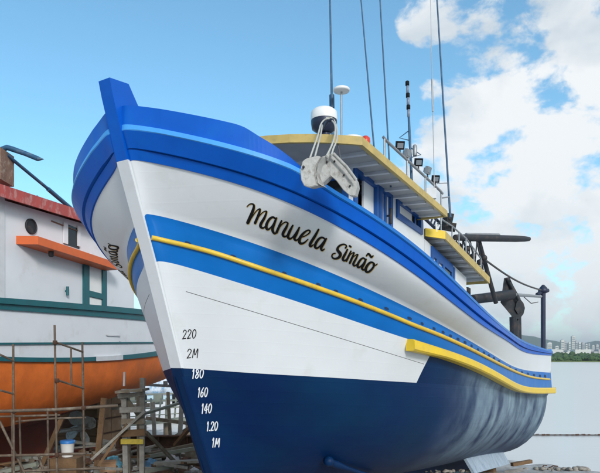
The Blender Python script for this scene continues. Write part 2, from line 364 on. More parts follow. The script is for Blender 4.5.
def build_far():
    # hills
    mb = MB(); rows = []
    xs = np.linspace(-5000, 7000, 160)
    prof = lambda x: 45+120*math.exp(-((x-1350)/480)**2)+60*math.exp(-((x-2300)/500)**2)+70*math.exp(-((x+1500)/1100)**2)+50*math.exp(-((x-4200)/900)**2)
    for k, (y, f) in enumerate([(3700, 0), (3850, .42), (4000, .8), (4200, 1.0), (4600, .7), (5200, 0)]):
        rows.append([(x, y+60*math.sin(x*.004), WATER-1+f*prof(x)*(1+.09*math.sin(x*.011+k)+.05*math.sin(x*.031+2*k))) for x in xs])
    mb.grid(rows, flip=False); mb.obj('hills', M['hill'], kind='structure')
    # low far bank
    mb = MB(); xs = np.linspace(-2500, 4500, 120)
    e = [455+8*math.sin(x*.02)+5*math.sin(x*.057) for x in xs]
    mb.grid([[(x, e[i]+d, WATER+h) for i, x in enumerate(xs)] for d, h in ((0, -.6), (6, .5), (40, 1.6), (300, 3), (3400, 6))])
    mb.obj('far_bank', M['bank_grass'], kind='structure')
    # mangrove wood on it
    mb = MB(); ico = bmesh.new(); bmesh.ops.create_icosphere(ico, subdivisions=1, radius=1); iv = [v.co.copy() for v in ico.verts]; iff = [[v.index for v in f.verts] for f in ico.faces]; ico.free()
    for i in range(3600):
        x = random.uniform(-600, 900) if i > 1600 else random.uniform(170, 420); d = random.random()**1.3
        y = 463+d*150+8*math.sin(x*.02); hgt = (2.4+2.6*random.random())*(1+.35*math.sin(x*.035)+.2*math.sin(x*.11+1))
        if x < 238 and x > 150: hgt *= .55
        r = hgt*.55
        sc = Vector((r*random.uniform(.8, 1.5), r*random.uniform(.8, 1.3), r*random.uniform(.7, 1.1)))
        zz = WATER+1.0+hgt*random.uniform(.15, .72)+d*1.5
        mb.add([(x+v.x*sc.x*random.uniform(.75, 1.2), y+v.y*sc.y*random.uniform(.75, 1.2), zz+v.z*sc.z*random.uniform(.75, 1.2)) for v in iv], iff)
    o = mb.obj('mangrove_wood', M['mangrove'], kind='stuff'); tag(o, 'low dark green mangrove wood along the far river bank', 'trees')
    # city
    bl = [(562.3, 340.0, 3.2, 1), (565.2, 341.5, 2.0, 0), (569.5, 342.2, 1.8, 1), (573.0, 336.2, 3.4, 1), (576.3, 340.8, 1.8, 0), (579.5, 342.2, 2.0, 1), (583.0, 342.6, 2.6, 0), (586.3, 344.0, 1.8, 1),
          (589.0, 343.4, 1.4, 0), (593.0, 345.4, 2.2, 1), (597.0, 344.6, 2.6, 0), (601.5, 343.0, 2.4, 1), (549.0, 342.8, 4.4, 1), (556.5, 346.2, 3.4, 1), (607, 345, 3, 0), (614, 342, 2.4, 1)]
    desc = {0: 'white far tower block with a stepped top, beside the widest grey one', 1: 'narrow grey far tower block just right of a white stepped one', 2: 'slim pale far tower block in the gap before the tallest tower',
            3: 'tallest white tower block of the far skyline', 4: 'slim grey tower block close beside the tallest far tower', 5: 'pale mid-height far block right of the tallest tower and its slim neighbour',
            6: 'broad grey far block in the right part of the skyline', 7: 'small pale far block right of the broad grey one', 8: 'thinnest grey block of the far skyline',
            9: 'low pale far block left of the broad grey block at the photo edge', 10: 'broad grey far block at the right edge of the photo', 11: 'pale far block just past the right edge of the photo',
            12: 'broad white far block directly behind the dark stern post', 13: 'low white far block right of the dark stern post', 14: 'wide low grey far block past the photo edge', 15: 'outermost pale far block past the photo edge'}
    for i, (x, y, w, k) in enumerate(bl):
        Y = 1350+(i*97 % 300); c = view(x, 352, Y); top = view(x, y, Y).z; wd = w*Y/600; base = WATER+2
        t = thing('tower_block', (c.x, Y, base), desc[i], 'building', 'tower blocks of the far city')
        b = MB(); b.box((c.x, Y, (base+top)/2), (wd, wd*.8, top-base)); b.obj('wall', M['city' if k else 'city2'], t)
        b = MB(); b.box((c.x+wd*.1, Y, top+wd*.09), (wd*.5, wd*.45, wd*.18)); b.obj('roof_tank', M['city2'], t)
        b = MB()
        for r_ in range(max(3, int((top-base)/5))):
            zz = base+4+r_*5
            if zz < top-3: b.box((c.x, Y-wd*.4-.3, zz), (wd*.8, .6, 1.8))
        b.obj('window_band', M['city_glass'], t, kind='stuff')
    b = MB()
    for i in range(60):
        x = random.uniform(545, 640); Y = random.uniform(900, 1250); c = view(x, 352, Y); h = random.uniform(5, 15); w = random.uniform(12, 30)
        b.box((c.x, Y, WATER+2+h/2), (w, w*.7, h), m=random.choice((0, 0, 1)))
    o = b.obj('far_low_houses', [M['city'], M['city2']], kind='stuff'); tag(o, 'pale low houses massed below the far tower blocks', 'houses')
build_far()

# floating boom on the water
def build_boom():
    Y = 28.3
    a = (6, Y+.2, WATER+.03); b = (40, Y-.3, WATER+.03)
    t = thing('floating_boom', (12, Y, WATER), 'thin dark line of floats lying across the pale water', 'boom')
    m = MB(); m.tube([Vector(a).lerp(Vector(b), i/40)+Vector((0, .05*math.sin(i), 0)) for i in range(41)], .03, 6); m.obj('rope', M['dark_rope'], t)
    base = None
    for i in range(120):
        if base is None:
            m = MB(); m.lathe((0, 0, 0), [(.02, -.13), (.07, -.10), (.075, .1), (.02, .13)], 8, axis=(1, 0, 0)); base = m.obj('float', M['rust'], t, origin=(0, 0, 0)); o = base
        else:
            o = base.copy(); COL.objects.link(o)
        k = i/119; p = Vector(a).lerp(Vector(b), k*.95+.01)+Vector((random.uniform(-.06, .06), random.uniform(-.04, .04), .01))
        o.location = p-WPOS[t.name]; o.rotation_euler = (0, 0, random.uniform(-.3, .3)); s = random.uniform(.3, .6); o.scale = (s*1.3, s, s)
build_boom()

# ================================================================== MAIN BOAT HULL
TN = [0, .1, .2, .3, .42, .55, .7, .85, 1.]
BB = dict(B=[.093, .473, 1.365, 1.871, 2.253, 2.392, 2.219, 1.866, 1.717], D=[.1, .335, 1.189, 1.808, 2.203, 2.382, 2.225, 1.859, 1.724], E=[.085, .168, .792, 1.378, 1.867, 2.142, 2.066, 1.776, 1.708],
          G=[.095, .265, .808, 1.341, 1.839, 2.123, 2.072, 1.8, 1.74], W=[.059, .249, .746, 1.248, 1.734, 2.005, 1.944, 1.665, 1.599])
ZZ = dict(B=[2.33, 2.248, 1.971, 1.71, 1.294, .805, .484, .347, .193], D=[2.02, 1.986, 1.712, 1.388, .979, .53, .273, .101, .047], E=[1.492, 1.51, 1.305, 1.04, .693, .312, -.055, -.304, -.462],
          G=[1.033, 1.004, .808, .567, .271, -.005, -.393, -.708, -.905], W=[-.127, -.141, -.188, -.244, -.332, -.446, -.641, -.883, -1.174])
SL_Z = [-2.4, -2.05, -1.75, -1.417, -.126, .970, 2.034, 2.75]; SL_S = [2.6, 2.05, 1.78, 1.570, 1.018, .633, .230, 0.]
def stem_s(z): return float(np.interp(z, SL_Z, SL_S))
class Row:
    def __init__(s, name):
        s.bn, s.zn = BB[name], ZZ[name]; s.s0 = stem_s(s.zn[0])
    def at(s, T):
        T = np.asarray(T, float); d = (LEN-s.s0)*T**2; return np.stack([s.s0+d+.04*np.exp(-(d/.25)**2), np.maximum(spl(TN, s.bn, T), .088), spl(TN, s.zn, T)], -1)
class Lower:
    def __init__(s, f): s.f = f; s.z0 = -.127+(-1.78+.127)*f; s.s0 = stem_s(s.z0)
    def at(s, T):
        T = np.asarray(T, float); w = ROW['W'].at(T); ss = s.s0+(LEN-s.s0)*T**2
        zk = -1.78-.092*(ss-1.85)
        p = np.interp(T, [0, .15, .35, .5, .8, 1], [1.0, 1.15, 1.9, 2.4, 2.2, 2.0]); q = np.interp(T, [0, .15, .35, .5, 1], [1, .95, .62, .5, .5])
        return np.stack([ss, np.maximum(w[:, 1]*np.maximum(1-s.f**p, 0)**q, .09), w[:, 2]+(zk-w[:, 2])*s.f], -1)
class Mix:
    def __init__(s, a, b, v, bulge=0.0): s.a, s.b, s.v, s.bulge = a, b, v, bulge
    def at(s, T):
        T = np.asarray(T, float); q = s.a.at(T)*(1-s.v)+s.b.at(T)*s.v
        q[:, 1] += 4*s.v*(1-s.v)*s.bulge*np.exp(-((T-.34)/.2)**2); return q
ROW = {k: Row(k) for k in 'BDEGW'}
LOWS = [Lower(f) for f in (.08, .18, .3, .42, .54, .66, .77, .87, .94, .98, 1.0)]
TS = np.concatenate([np.linspace(.0, .4, 64), np.linspace(.41, 1, 60)])
def px_of(p): w = BF(*p); return 300+600*w.x/w.y, 357-600*w.z/w.y
def T_at_x(row, x):
    t = np.linspace(.09, 1, 800); a = row.at(t); X = [px_of(p)[0] for p in a]; return float(np.interp(x, X, t))
def rowpts(row, T): return [tuple(p) for p in row.at(T)]
def world(pts, side): return [BF(p[0], p[1]*side, p[2]) for p in pts]
def first(row, T0=.085):
    p = row.at([T0])[0]; return (p[0], .06, p[2])
CX_, CY_ = P0
BOAT = thing('fishing_boat', BF(7, 0, -2.6), 'big blue and white wooden fishing boat with yellow rails and navy bottom, hauled out', 'boat')

def build_hull():
    mb = MB(); sv = []
    def band(ra, rb, nv, m, side, Ta=None, bulge=0.0):
        rows = []
        for v in np.linspace(0, 1, nv+1):
            r = Mix(ra, rb, v, bulge); T = TS if Ta is None else Ta(v)
            pts = rowpts(r, T)
            if Ta is None or T[0] < .09: pts = [(pts[0][0], .05, pts[0][2])]+pts
            rows.append(pts)
        n0 = len(mb.v)
        mb.grid([world(r, side) for r in rows], m, True, flip=(side < 0))
        for r in rows: sv.extend([(p[0], -p[2]-.07*p[0], -p[2]-.07*p[0]+max(0, 1.9-p[1])*.8) for p in r])
    for side in (1, -1):
        band(ROW['B'], ROW['D'], 2, 1, side)
        band(ROW['D'], ROW['E'], 8, 0, side, bulge=.08)
        band(ROW['E'], ROW['G'], 6, 2, side, bulge=.03)
        tg, tw = T_at_x(ROW['G'], 434.5), T_at_x(ROW['W'], 416.5)
        band(ROW['G'], ROW['W'], 6, 0, side, lambda v: np.linspace(.0, tg+(tw-tg)*v, 70))
        band(ROW['G'], ROW['W'], 6, 3, side, lambda v: np.linspace(tg+(tw-tg)*v, 1, 40))
        prev = ROW['W']
        for L in LOWS: band(prev, L, 1, 3, side); prev = L
    # transom: slightly bowed panel closing the stern
    lv = [ROW[k] for k in 'BDEGW']+LOWS; mats = [1, 0, 2, 3]+[3]*len(LOWS)
    for i in range(len(lv)-1):
        rows = []
        for r in (lv[i], lv[i+1]):
            e = r.at([1.])[0]
            rows.append([BF(e[0]+.22*(1-t*t), e[1]*t, e[2]) for t in np.linspace(1, -1, 9)])
            sv.extend([(15, -e[2]-1.05, 0)]*9)
        mb.grid(rows, mats[i], True)
    o = mb.obj('hull', [M['hull_white'], M['blue'], M['stripe'], M['navy']], BOAT)
    at = o.data.attributes.new('hull_sv', 'FLOAT_VECTOR', 'POINT'); at.data.foreach_set('vector', np.array(sv, np.float32).ravel())
    bm = bmesh.new(); bm.from_mesh(o.data); bmesh.ops.remove_doubles(bm, verts=bm.verts, dist=.0008); bm.to_mesh(o.data); bm.free()
    bv = BVHTree.FromPolygons([Vector(p) for p in mb.v], mb.f)
    return o, bv
HULL, BV = build_hull()
def on_hull(x, y, lift=0.0):
    d = Vector((x-300, 600, 357-y)).normalized(); hit = BV.ray_cast(Vector((0, 0, 0)), d)
    if hit[0] is None: return None
    n = hit[1]
    if n.dot(d) > 0: n = -n
    return hit[0]+n*lift
def mirror(p): s, b, z = inv(p); return BF(s, -b, z)

# stem: heavy timber in three painted lengths
def build_stem():
    hw = .082
    def piece(z0, z1, n, m, part, name):
        mb = MB(); rows = []
        for z in np.linspace(z0, z1, n):
            s = stem_s(z)+.012; d = .42 if z < 2.4 else .26+.16*(2.75-z)/.35
            rows.append([BF(s, -hw, z), BF(s, hw, z), BF(s+d, hw, z+.03*(z > 2.3)), BF(s+d, -hw, z+.03*(z > 2.3)), BF(s, -hw, z)])
        mb.grid(rows, 0, False, flip=False)
        mb.add(rows[0][:4], [(3, 2, 1, 0)]); mb.add(rows[-1][:4], [(0, 1, 2, 3)])
        return mb.obj(name, m, part)
    st = piece(-.126, 2.03, 10, M['white'], BOAT, 'stem')
    piece(2.03, 2.78, 6, M['blue'], BOAT, 'stem_head')
    piece(-2.0, -.126, 8, M['navy'], BOAT, 'stem_foot')
    mb = MB(); s0, s1 = 1.9, 15.1
    k = lambda s: -1.78-.092*(s-1.85)
    mb.hexa([BF(s0, -.1, k(s0)-.3), BF(s1, -.1, k(s1)-.3), BF(s1, .1, k(s1)-.3), BF(s0, .1, k(s0)-.3), BF(s0-.2, -.1, k(s0)+.08), BF(s1, -.1, k(s1)+.1), BF(s1, .1, k(s1)+.1), BF(s0-.2, .1, k(s0)+.08)])
    mb.obj('keel', M['navy'], BOAT)
build_stem()

# sweeps along the hull
def outward(P):
    d = np.gradient(P[:, :2], axis=0); n = np.stack([-d[:, 1], d[:, 0]], -1); n /= np.linalg.norm(n, axis=1)[:, None]+1e-9
    return n
def sweep(mb, P, prof, side, m=0, smooth=False):      # P (s,b,z); prof closed list of (out, up)
    P = np.asarray(P, float); n = outward(P)*np.interp(P[:, 1], [.06, .12, .5], [.0, .25, 1])[:, None]; rows = []
    for (o, u) in prof+[prof[0]]:
        rows.append([BF(p[0]+n[i][0]*o, (p[1]+n[i][1]*o)*side, p[2]+u) for i, p in enumerate(P)])
    mb.grid(rows, m, smooth, flip=(side > 0))
    for e in (0, -1):
        q = [r[e] for r in rows[:-1]]; mb.add(q, [tuple(range(len(q)))], m)
def build_rails():
    T = np.concatenate([np.linspace(.0, .4, 64), np.linspace(.41, 1, 60)])
    B, D = ROW['B'].at(T), ROW['D'].at(T)
    def clampb(P): P = P.copy(); P[:, 1] = np.maximum(P[:, 1], .085); return P
    E_ = ROW['E'].at(T)
    B, D = clampb(B), clampb(D); C = B*.36+D*.64
    kk = (.10/np.maximum(D[:, 2]-E_[:, 2], .1))[:, None]; DECK = D*(1-kk)+E_*kk
    def lead(P):
        q = P[:1].copy(); q[0, 1] = .03; return np.concatenate([q, P])
    B, D, C, DECK = lead(B), lead(D), lead(C), lead(DECK)
    for side in (1, -1):
        XB = np.maximum.accumulate([px_of(p)[0] for p in B]); i0 = int(np.searchsorted(XB, 312))
        Bl = B.copy(); Bl[:, 2] -= np.interp(XB, [290, 335], [0, .045])
        mb = MB(); sweep(mb, Bl[:i0+1], [(-.02, .03), (.045, .028), (.055, -.02), (.04, -.03), (-.02, -.03)], side, smooth=False); mb.obj('rub_rail', M['pale_blue'], BOAT)
        mb = MB(); sweep(mb, Bl[i0:], [(-.10, .032), (.045, .028), (.055, -.02), (.04, -.03), (-.10, -.03)], side, smooth=False); mb.obj('cap_rail', M['stripe'], BOAT)
        mb = MB(); n = outward(B); ease = np.interp(B[:, 1], [.06, .12, .5], [.0, .25, 1])
        n = n*ease[:, None]
        off = lambda P, o, dz=0: [BF(p[0]+n[i][0]*o, (p[1]+n[i][1]*o)*side, p[2]+dz) for i, p in enumerate(P)]
        mb.grid([off(B, .0, -.03), off(B, .045, -.03), off(C, .05), off(C, -.01)], 0, False, flip=side < 0); mb.obj('sheer_strake', M['blue'], BOAT)
        mb = MB(); mb.grid([off(C, .016, -.012), off(D, .02), off(D, -.01)], 0, False, flip=side < 0); mb.obj('wale', M['blue'], BOAT)
        # raised bulwark at the bow, falling away before the wheelhouse
        T2 = np.linspace(.0, T_at_x(ROW['B'], 303), 60); P = lead(clampb(ROW['B'].at(T2))); n2 = outward(P)*np.interp(P[:, 1], [.06, .12, .5], [.0, .25, 1])[:, None]
        X = np.maximum.accumulate([px_of(p)[0] for p in P]); h = np.interp(X, [120, 200, 238, 246, 258, 275, 290, 304], [.19, .205, .215, .205, .165, .12, .065, .0])+.03
        o2 = lambda o, hh: [BF(p[0]+n2[i][0]*o, (p[1]+n2[i][1]*o)*side, p[2]+hh[i]) for i, p in enumerate(P)]
        mb = MB(); mb.grid([o2(.02, h*0), o2(.035, h), o2(-.05, h), o2(-.07, h*0-.03)], 0, False, flip=side > 0); mb.obj('bulwark', M['blue'], BOAT)
        # inner skin down to the deck, and cap
        mb = MB(); n = outward(B); Dk = DECK.copy()
        mb.grid([off(Bl, -.0, .026), off(Bl, -.09, .026), off(Dk, -.10)], 0, False, flip=side < 0); mb.obj('bulwark_lining', M['grey_white'], BOAT)
    mb = MB(); rows = []
    for side in (1, -1):
        Dk = DECK.copy(); n = outward(Dk); rows.append([BF(p[0]-n[i][0]*.09, max(p[1]-n[i][1]*.09, .01)*side, p[2]) for i, p in enumerate(Dk)])
    mid = [(a+b)/2+Vector((0, 0, .06)) for a, b in zip(*rows)]
    mb.grid([rows[0], mid, rows[1]], 0, True); mb.obj('deck', M['grey_white'], BOAT)
    mb = MB(); e = ROW['B'].at([1.])[0]; mb.beam(BF(e[0]+.1, -e[1], e[2]), BF(e[0]+.1, e[1], e[2]), .16, .07); mb.obj('transom_rail', M['pale_blue'], BOAT)
    # yellow half-round moulding along the middle of the blue stripe
    F = [(156, 238.6), (182, 244.4), (209.8, 251.5), (240, 261.2), (261, 268.3), (282, 275.4), (303.4, 282.7), (324.6, 290.2), (351, 299.8), (372, 308), (393.4, 316.6), (414.6, 325.4), (431.7, 332), (453, 341), (474, 351), (500, 364.5), (514, 371.2), (531, 377), (550, 379.3)]
    fx = np.array(F); q = np.concatenate([np.linspace(151.5, 500, 92), np.linspace(503, 549, 16)]); yy = spl(fx[:, 0], fx[:, 1], q)
    pts = [on_hull(x, y, .012) for x, y in zip(q, yy)]; pts = [p for p in pts if p]
    for side in (1, -1):
        mb = MB(); mb.tube([p if side > 0 else mirror(p) for p in pts], .027, 8); mb.obj('yellow_moulding', M['yellow'], BOAT)
    # heavy yellow strake aft
    T3 = np.linspace(T_at_x(ROW['G'], 407.5), 1.0, 50); P = ROW['G'].at(T3)
    h = np.interp(T3, [T3[0], T3[0]+.06, 1], [.155, .125, .17])
    for side in (1, -1):
        mb = MB(); n = outward(P)
        off = lambda o, dz: [BF(p[0]+n[i][0]*o, (p[1]+n[i][1]*o)*side, p[2]+dz[i]) for i, p in enumerate(P)]
        rows = [off(-.02, h*0), off(.085, h*0-.005), off(.11, h*0-.03), off(.115, -h*.85), off(.09, -h), off(-.03, -h)]
        mb.grid(rows, 0, False, flip=side < 0)
        for e in (0, -1):
            qd = [r[e] for r in rows]; mb.add(qd, [tuple(range(6))])
        mb.obj('strake', M['strake_yellow'], BOAT)
    # wrap of the strake round the transom
    e = ROW['G'].at([1.])[0]; mb = MB()
    rr = [[BF(e[0]+.22*(1-t*t)+o, e[1]*t*1.05, e[2]+dz) for t in np.linspace(1, -1, 13)] for (o, dz) in ((-.05, 0), (.11, 0), (.11, -.17), (-.05, -.17))]
    mb.grid(rr, 0, False); mb.obj('stern_strake', M['strake_yellow'], BOAT)
    # plank seam
    Sm = np.array([(185.5, 290.5), (210, 300), (240, 307.4), (279, 319.2), (330, 335.7), (372, 346.9), (408, 359.4), (425, 364.5)]); q = np.linspace(186, 424, 60); yy = np.polyval(np.polyfit(Sm[:, 0], Sm[:, 1], 2), q)
    pts = [on_hull(x, y, -.0015) for x, y in zip(q, yy)]
    for side in (1, -1):
        mb = MB(); mb.tube([p if side > 0 else mirror(p) for p in pts], .004, 5); mb.obj('plank_seam', M['seam'], BOAT)
build_rails()

# scuppers: short dark freeing slots above the moulding
def build_scuppers():
    xy = [(188, 242.3), (233.5, 255.6), (284.5, 272.3), (318.5, 283.6), (336, 290.4), (360.5, 299), (386.5, 307.8), (409.5, 317.5), (422, 322.8), (434, 327.8), (443, 331.4), (450.5, 335), (458, 338.3), (465, 341.6), (471.5, 345), (478, 348.8), (484, 352), (489, 354.8), (494, 357.5), (499, 360.6), (510, 367), (516, 369.5), (522, 371.7), (528, 373.2), (534, 374.4), (540, 375.2), (545, 375.4)]
    for i, (x, y) in enumerate(xy):
        rx, ry = (3.4, 1.6) if i < 2 else (2.5, 1.5) if i < 8 else (1.6, 1.5) if i < 14 else (1.2, 1.5)
        ring = [on_hull(x+rx*math.cos(k*math.pi/5)*(1 if k % 5 else .9), y+.8+.35*rx*math.cos(k*math.pi/5)+ry*math.sin(k*math.pi/5), .003) for k in range(10)]
        if any(p is None for p in ring): continue
        for side in (1, -1):
            r_ = [p if side > 0 else mirror(p) for p in ring]; mb = MB(); mb.add(r_, [tuple(range(10))]); mb.obj('scupper', M['scupper'], BOAT)
build_scuppers()

# ------------------------------------------------------------------ lettering on the hull
def ribbon(mb, pts, wid, lift, side, m=0):
    P = np.array(pts, float); n = len(P)
    if n < 2: return
    t = np.linspace(0, n-1, max(10, n*5)); q = np.stack([spl(range(n), P[:, 0], t), spl(range(n), P[:, 1], t)], -1) if n > 2 else np.stack([np.interp(t, range(n), P[:, 0]), np.interp(t, range(n), P[:, 1])], -1)
    w = np.interp(t, np.linspace(0, n-1, len(wid)), wid)/2
    d = np.gradient(q, axis=0); d /= np.linalg.norm(d, axis=1)[:, None]+1e-9; nn = np.stack([-d[:, 1], d[:, 0]], -1)
    L = [on_hull(*(q[i]+nn[i]*w[i]), lift) for i in range(len(q))]; Rr = [on_hull(*(q[i]-nn[i]*w[i]), lift) for i in range(len(q))]
    ok = [i for i in range(len(q)) if L[i] is not None and Rr[i] is not None]
    if len(ok) < 2: return
    if side < 0: L = [mirror(p) if p else None for p in L]; Rr = [mirror(p) if p else None for p in Rr]
    mb.grid([[L[i] for i in ok], [Rr[i] for i in ok]], m, False)
    for e in (ok[0], ok[-1]):       # round ends
        c = q[e]; ring = []
        for k in range(8):
            a = on_hull(c[0]+w[e]*math.cos(k*math.pi/4), c[1]+w[e]*math.sin(k*math.pi/4), lift*1.04)
            if a: ring.append(a if side > 0 else mirror(a))
        if len(ring) == 8: mb.add(ring, [tuple(range(8))], m)
A_ = lambda pts: [(240+x/7.39, 190+y/7.39) for x, y in pts]
B_ = lambda pts: [(310+x/7.39, 220+y/7.39) for x, y in pts]
NAME = [
 (A_([(52, 122), (72, 104), (95, 103), (103, 118), (96, 150), (78, 195), (58, 240)]), [.8, 1.0, 1.4, 2.0, 2.6, 3.0, 3.0]),
 (A_([(62, 235), (88, 200), (120, 155), (146, 138)]), [.9, .9, .9, 1.2]), (A_([(149, 140), (140, 175), (112, 242)]), [1.4, 2.3, 2.4]),
 (A_([(116, 232), (140, 195), (170, 163), (194, 155)]), [.9, .9, .9, 1.2]), (A_([(197, 158), (180, 205), (154, 250), (156, 274), (174, 278), (192, 262)]), [1.4, 2.3, 2.6, 2.2, 1.5, .9]),
 (A_([(262, 212), (245, 200), (220, 212), (198, 248), (196, 282), (212, 288), (238, 262), (258, 222)]), [1.6, 1.8, 2.2, 2.5, 2.4, 1.6, 1.0, 1.0]), (A_([(270, 205), (252, 250), (240, 290), (250, 316), (264, 318), (280, 298)]), [1.4, 2.3, 2.5, 2.0, 1.4, .8]),
 (A_([(307, 226), (292, 262), (270, 312)]), [1.4, 2.2, 2.3]), (A_([(276, 300), (305, 258), (335, 236), (352, 242)]), [.9, .9, 1.1, 1.4]), (A_([(354, 244), (340, 278), (318, 318), (322, 340), (340, 340), (360, 318)]), [1.4, 2.3, 2.5, 2.0, 1.4, .8]),
 (A_([(390, 260), (368, 302), (354, 340), (364, 358), (386, 350), (412, 315), (434, 280)]), [1.4, 2.4, 2.5, 2.0, 1.3, 1.0, 1.0]), (A_([(438, 275), (416, 325), (402, 352), (408, 368), (424, 366), (440, 346)]), [1.4, 2.4, 2.4, 2.0, 1.3, .8]),
 (A_([(442, 352), (480, 338), (512, 316), (514, 298), (492, 300), (458, 330), (438, 368), (446, 392), (474, 388), (502, 362)]), [.8, 1.0, 1.2, 1.4, 1.5, 2.3, 2.8, 2.4, 1.5, .8]),
 (A_([(580, 290), (550, 345), (518, 398), (524, 414), (542, 402)]), [1.5, 2.4, 2.6, 2.0, .8]),
 (B_([(112, 142), (92, 128), (66, 138), (42, 172), (38, 200), (56, 205), (84, 178), (108, 146)]), [1.5, 1.6, 2.0, 2.4, 2.2, 1.6, 1.0, 1.0]), (B_([(120, 136), (100, 172), (82, 205), (90, 222), (106, 212)]), [1.4, 2.2, 2.4, 1.8, .8]),
 (B_([(262, 204), (268, 188), (246, 178), (212, 194), (204, 222), (222, 246), (216, 272), (188, 284), (164, 274), (166, 252), (186, 244)]), [1.6, 1.2, 1.4, 1.8, 2.5, 2.9, 2.4, 1.7, 1.4, 1.2, 1.0]),
 (B_([(276, 216), (256, 256), (242, 286), (254, 298), (272, 284)]), [1.4, 2.2, 2.3, 1.7, .8]), (B_([(292, 190), (300, 196)]), [1.7, 1.7]),
 (B_([(302, 228), (286, 264), (268, 300)]), [1.2, 1.9, 1.9]), (B_([(272, 292), (296, 256), (322, 238)]), [.8, .8, 1.1]), (B_([(326, 240), (312, 274), (294, 316)]), [1.2, 1.9, 1.9]), (B_([(298, 304), (324, 268), (350, 252)]), [.8, .8, 1.1]), (B_([(353, 254), (336, 290), (320, 322), (328, 336), (346, 326)]), [1.2, 1.9, 2.1, 1.6, .8]),
 (B_([(408, 290), (392, 280), (370, 296), (352, 328), (354, 346), (370, 344), (392, 320), (408, 292)]), [1.4, 1.5, 1.9, 2.2, 2.0, 1.5, .9, .9]), (B_([(414, 288), (398, 325), (384, 352), (394, 366), (412, 354)]), [1.3, 2.1, 2.2, 1.7, .8]),
 (B_([(416, 264), (428, 250), (440, 256), (452, 272), (466, 262)]), [1.0, 1.9, 1.9, 1.9, 1.0]),
 (B_([(462, 312), (440, 316), (416, 346), (412, 374), (430, 382), (456, 362), (474, 330), (462, 312)]), [1.5, 2.0, 2.4, 2.4, 1.9, 1.8, 1.7, 1.5]), (B_([(464, 330), (482, 334), (496, 322)]), [1.0, 1.0, .8]),
]
def build_name():
    for side in (1, -1):
        def mp(pts):
            return pts
        for (nm, dx, dy, grow, lift, m) in (('gold_outline', .38, .45, .22, .0025, M['gold']), ('painted_name', 0, 0, 0, .0035, M['black'])):
            mb = MB()
            for pts, w in NAME: ribbon(mb, [(x+dx, y+dy) for x, y in pts], [k*1.14+grow for k in w], lift, side)
            if side < 0:     # the starboard copy reads from stern to bow: turn it about its own middle
                c = min(inv(p)[0] for p in mb.v)+max(inv(p)[0] for p in mb.v)+.12
                vv = []
                for p in mb.v: 
                    s, b, z = inv(p); vv.append((c-s, z, b))
                sl = (ROW['D'].at([.42])[0][2]-ROW['D'].at([.25])[0][2])/(ROW['D'].at([.42])[0][0]-ROW['D'].at([.25])[0][0])
                nv = []
                for (s, z, b) in vv:
                    z2 = z+2*sl*.92*(s-c/2)
                    o = BF(s, -5, z2); d = Vector((PX[0], PX[1], 0)); h = BV.ray_cast(o, d)
                    q = h[0]-d*lift*2 if h[0] is not None else BF(s, b, z2)
                    nv.append(tuple(q))
                mb.v = nv
            mb.obj(nm, m, BOAT)
build_name()
DIG = {'0': [[(.5, 0), (.12, .25), (.1, .7), (.4, 1), (.8, .8), (.9, .3), (.5, 0)]], '1': [[(.25, .2), (.55, 0), (.5, 1)]], '2': [[(.1, .25), (.35, 0), (.8, .1), (.75, .4), (.1, 1)], [(.1, 1), (.9, .93)]],
       '4': [[(.65, 0), (.1, .65), (.95, .6)], [(.72, .25), (.62, 1)]], '6': [[(.75, 0), (.3, .35), (.12, .75), (.4, 1), (.8, .8), (.7, .5), (.2, .62)]],
       '8': [[(.7, .12), (.35, .02), (.2, .25), (.7, .55), (.8, .85), (.4, 1), (.15, .8), (.5, .5), (.82, .25), (.7, .12)]], 'M': [[(.05, 1), (.25, 0), (.45, .7), (.85, 0), (.9, 1)]], '.': [[(.3, .95), (.45, .98)]]}
def build_marks():
    rows = [('220', 182.5, 197, 330, 338.8), ('2M', 187, 199.3, 349, 358), ('180', 191.8, 204.3, 369.4, 378.4), ('160', 197.6, 208.3, 387.8, 397), ('140', 201.2, 212.3, 404, 413.2), ('1.20', 206.4, 218.3, 422, 430.8), ('1M', 211.6, 220.4, 438.2, 447)]
    for i, (tx, x0, x1, y0, y1) in enumerate(rows):
        wd = [{'1': .75, '.': .35, 'M': 1.25}.get(c, 1.) for c in tx]; tot = sum(wd)
        for side in (1,):
            mb = MB(); cx = 0
            for c, w in zip(tx, wd):
                a = x0+(x1-x0)*cx/tot; e = (x1-x0)*w/tot*.82; cx += w
                for st in DIG[c]:
                    ribbon(mb, [((a+u*e)+(1-v)*.9-.3, y0+(y1-y0)*v-(a-x0)*.08) for u, v in st], [.85 if i < 2 else 1.05]*len(st), .004, side)
            if side < 0 and mb.v:    # unmirrored on the other side: flip each number about its own middle
                q = [inv(p) for p in mb.v]; ms = (min(k[0] for k in q)+max(k[0] for k in q))
                nv = []
                for s, b, z in q:
                    h = BV.ray_cast(BF(ms-s, -5, z), Vector((PX[0], PX[1], 0))); nv.append(tuple(h[0]-Vector((PX[0], PX[1], 0))*.006) if h[0] is not None else tuple(BF(ms-s, b, z)))
                mb.v = nv
            if mb.v: mb.obj('draught_mark', M['black'] if i < 2 else M['letter_white'], BOAT)
build_marks()

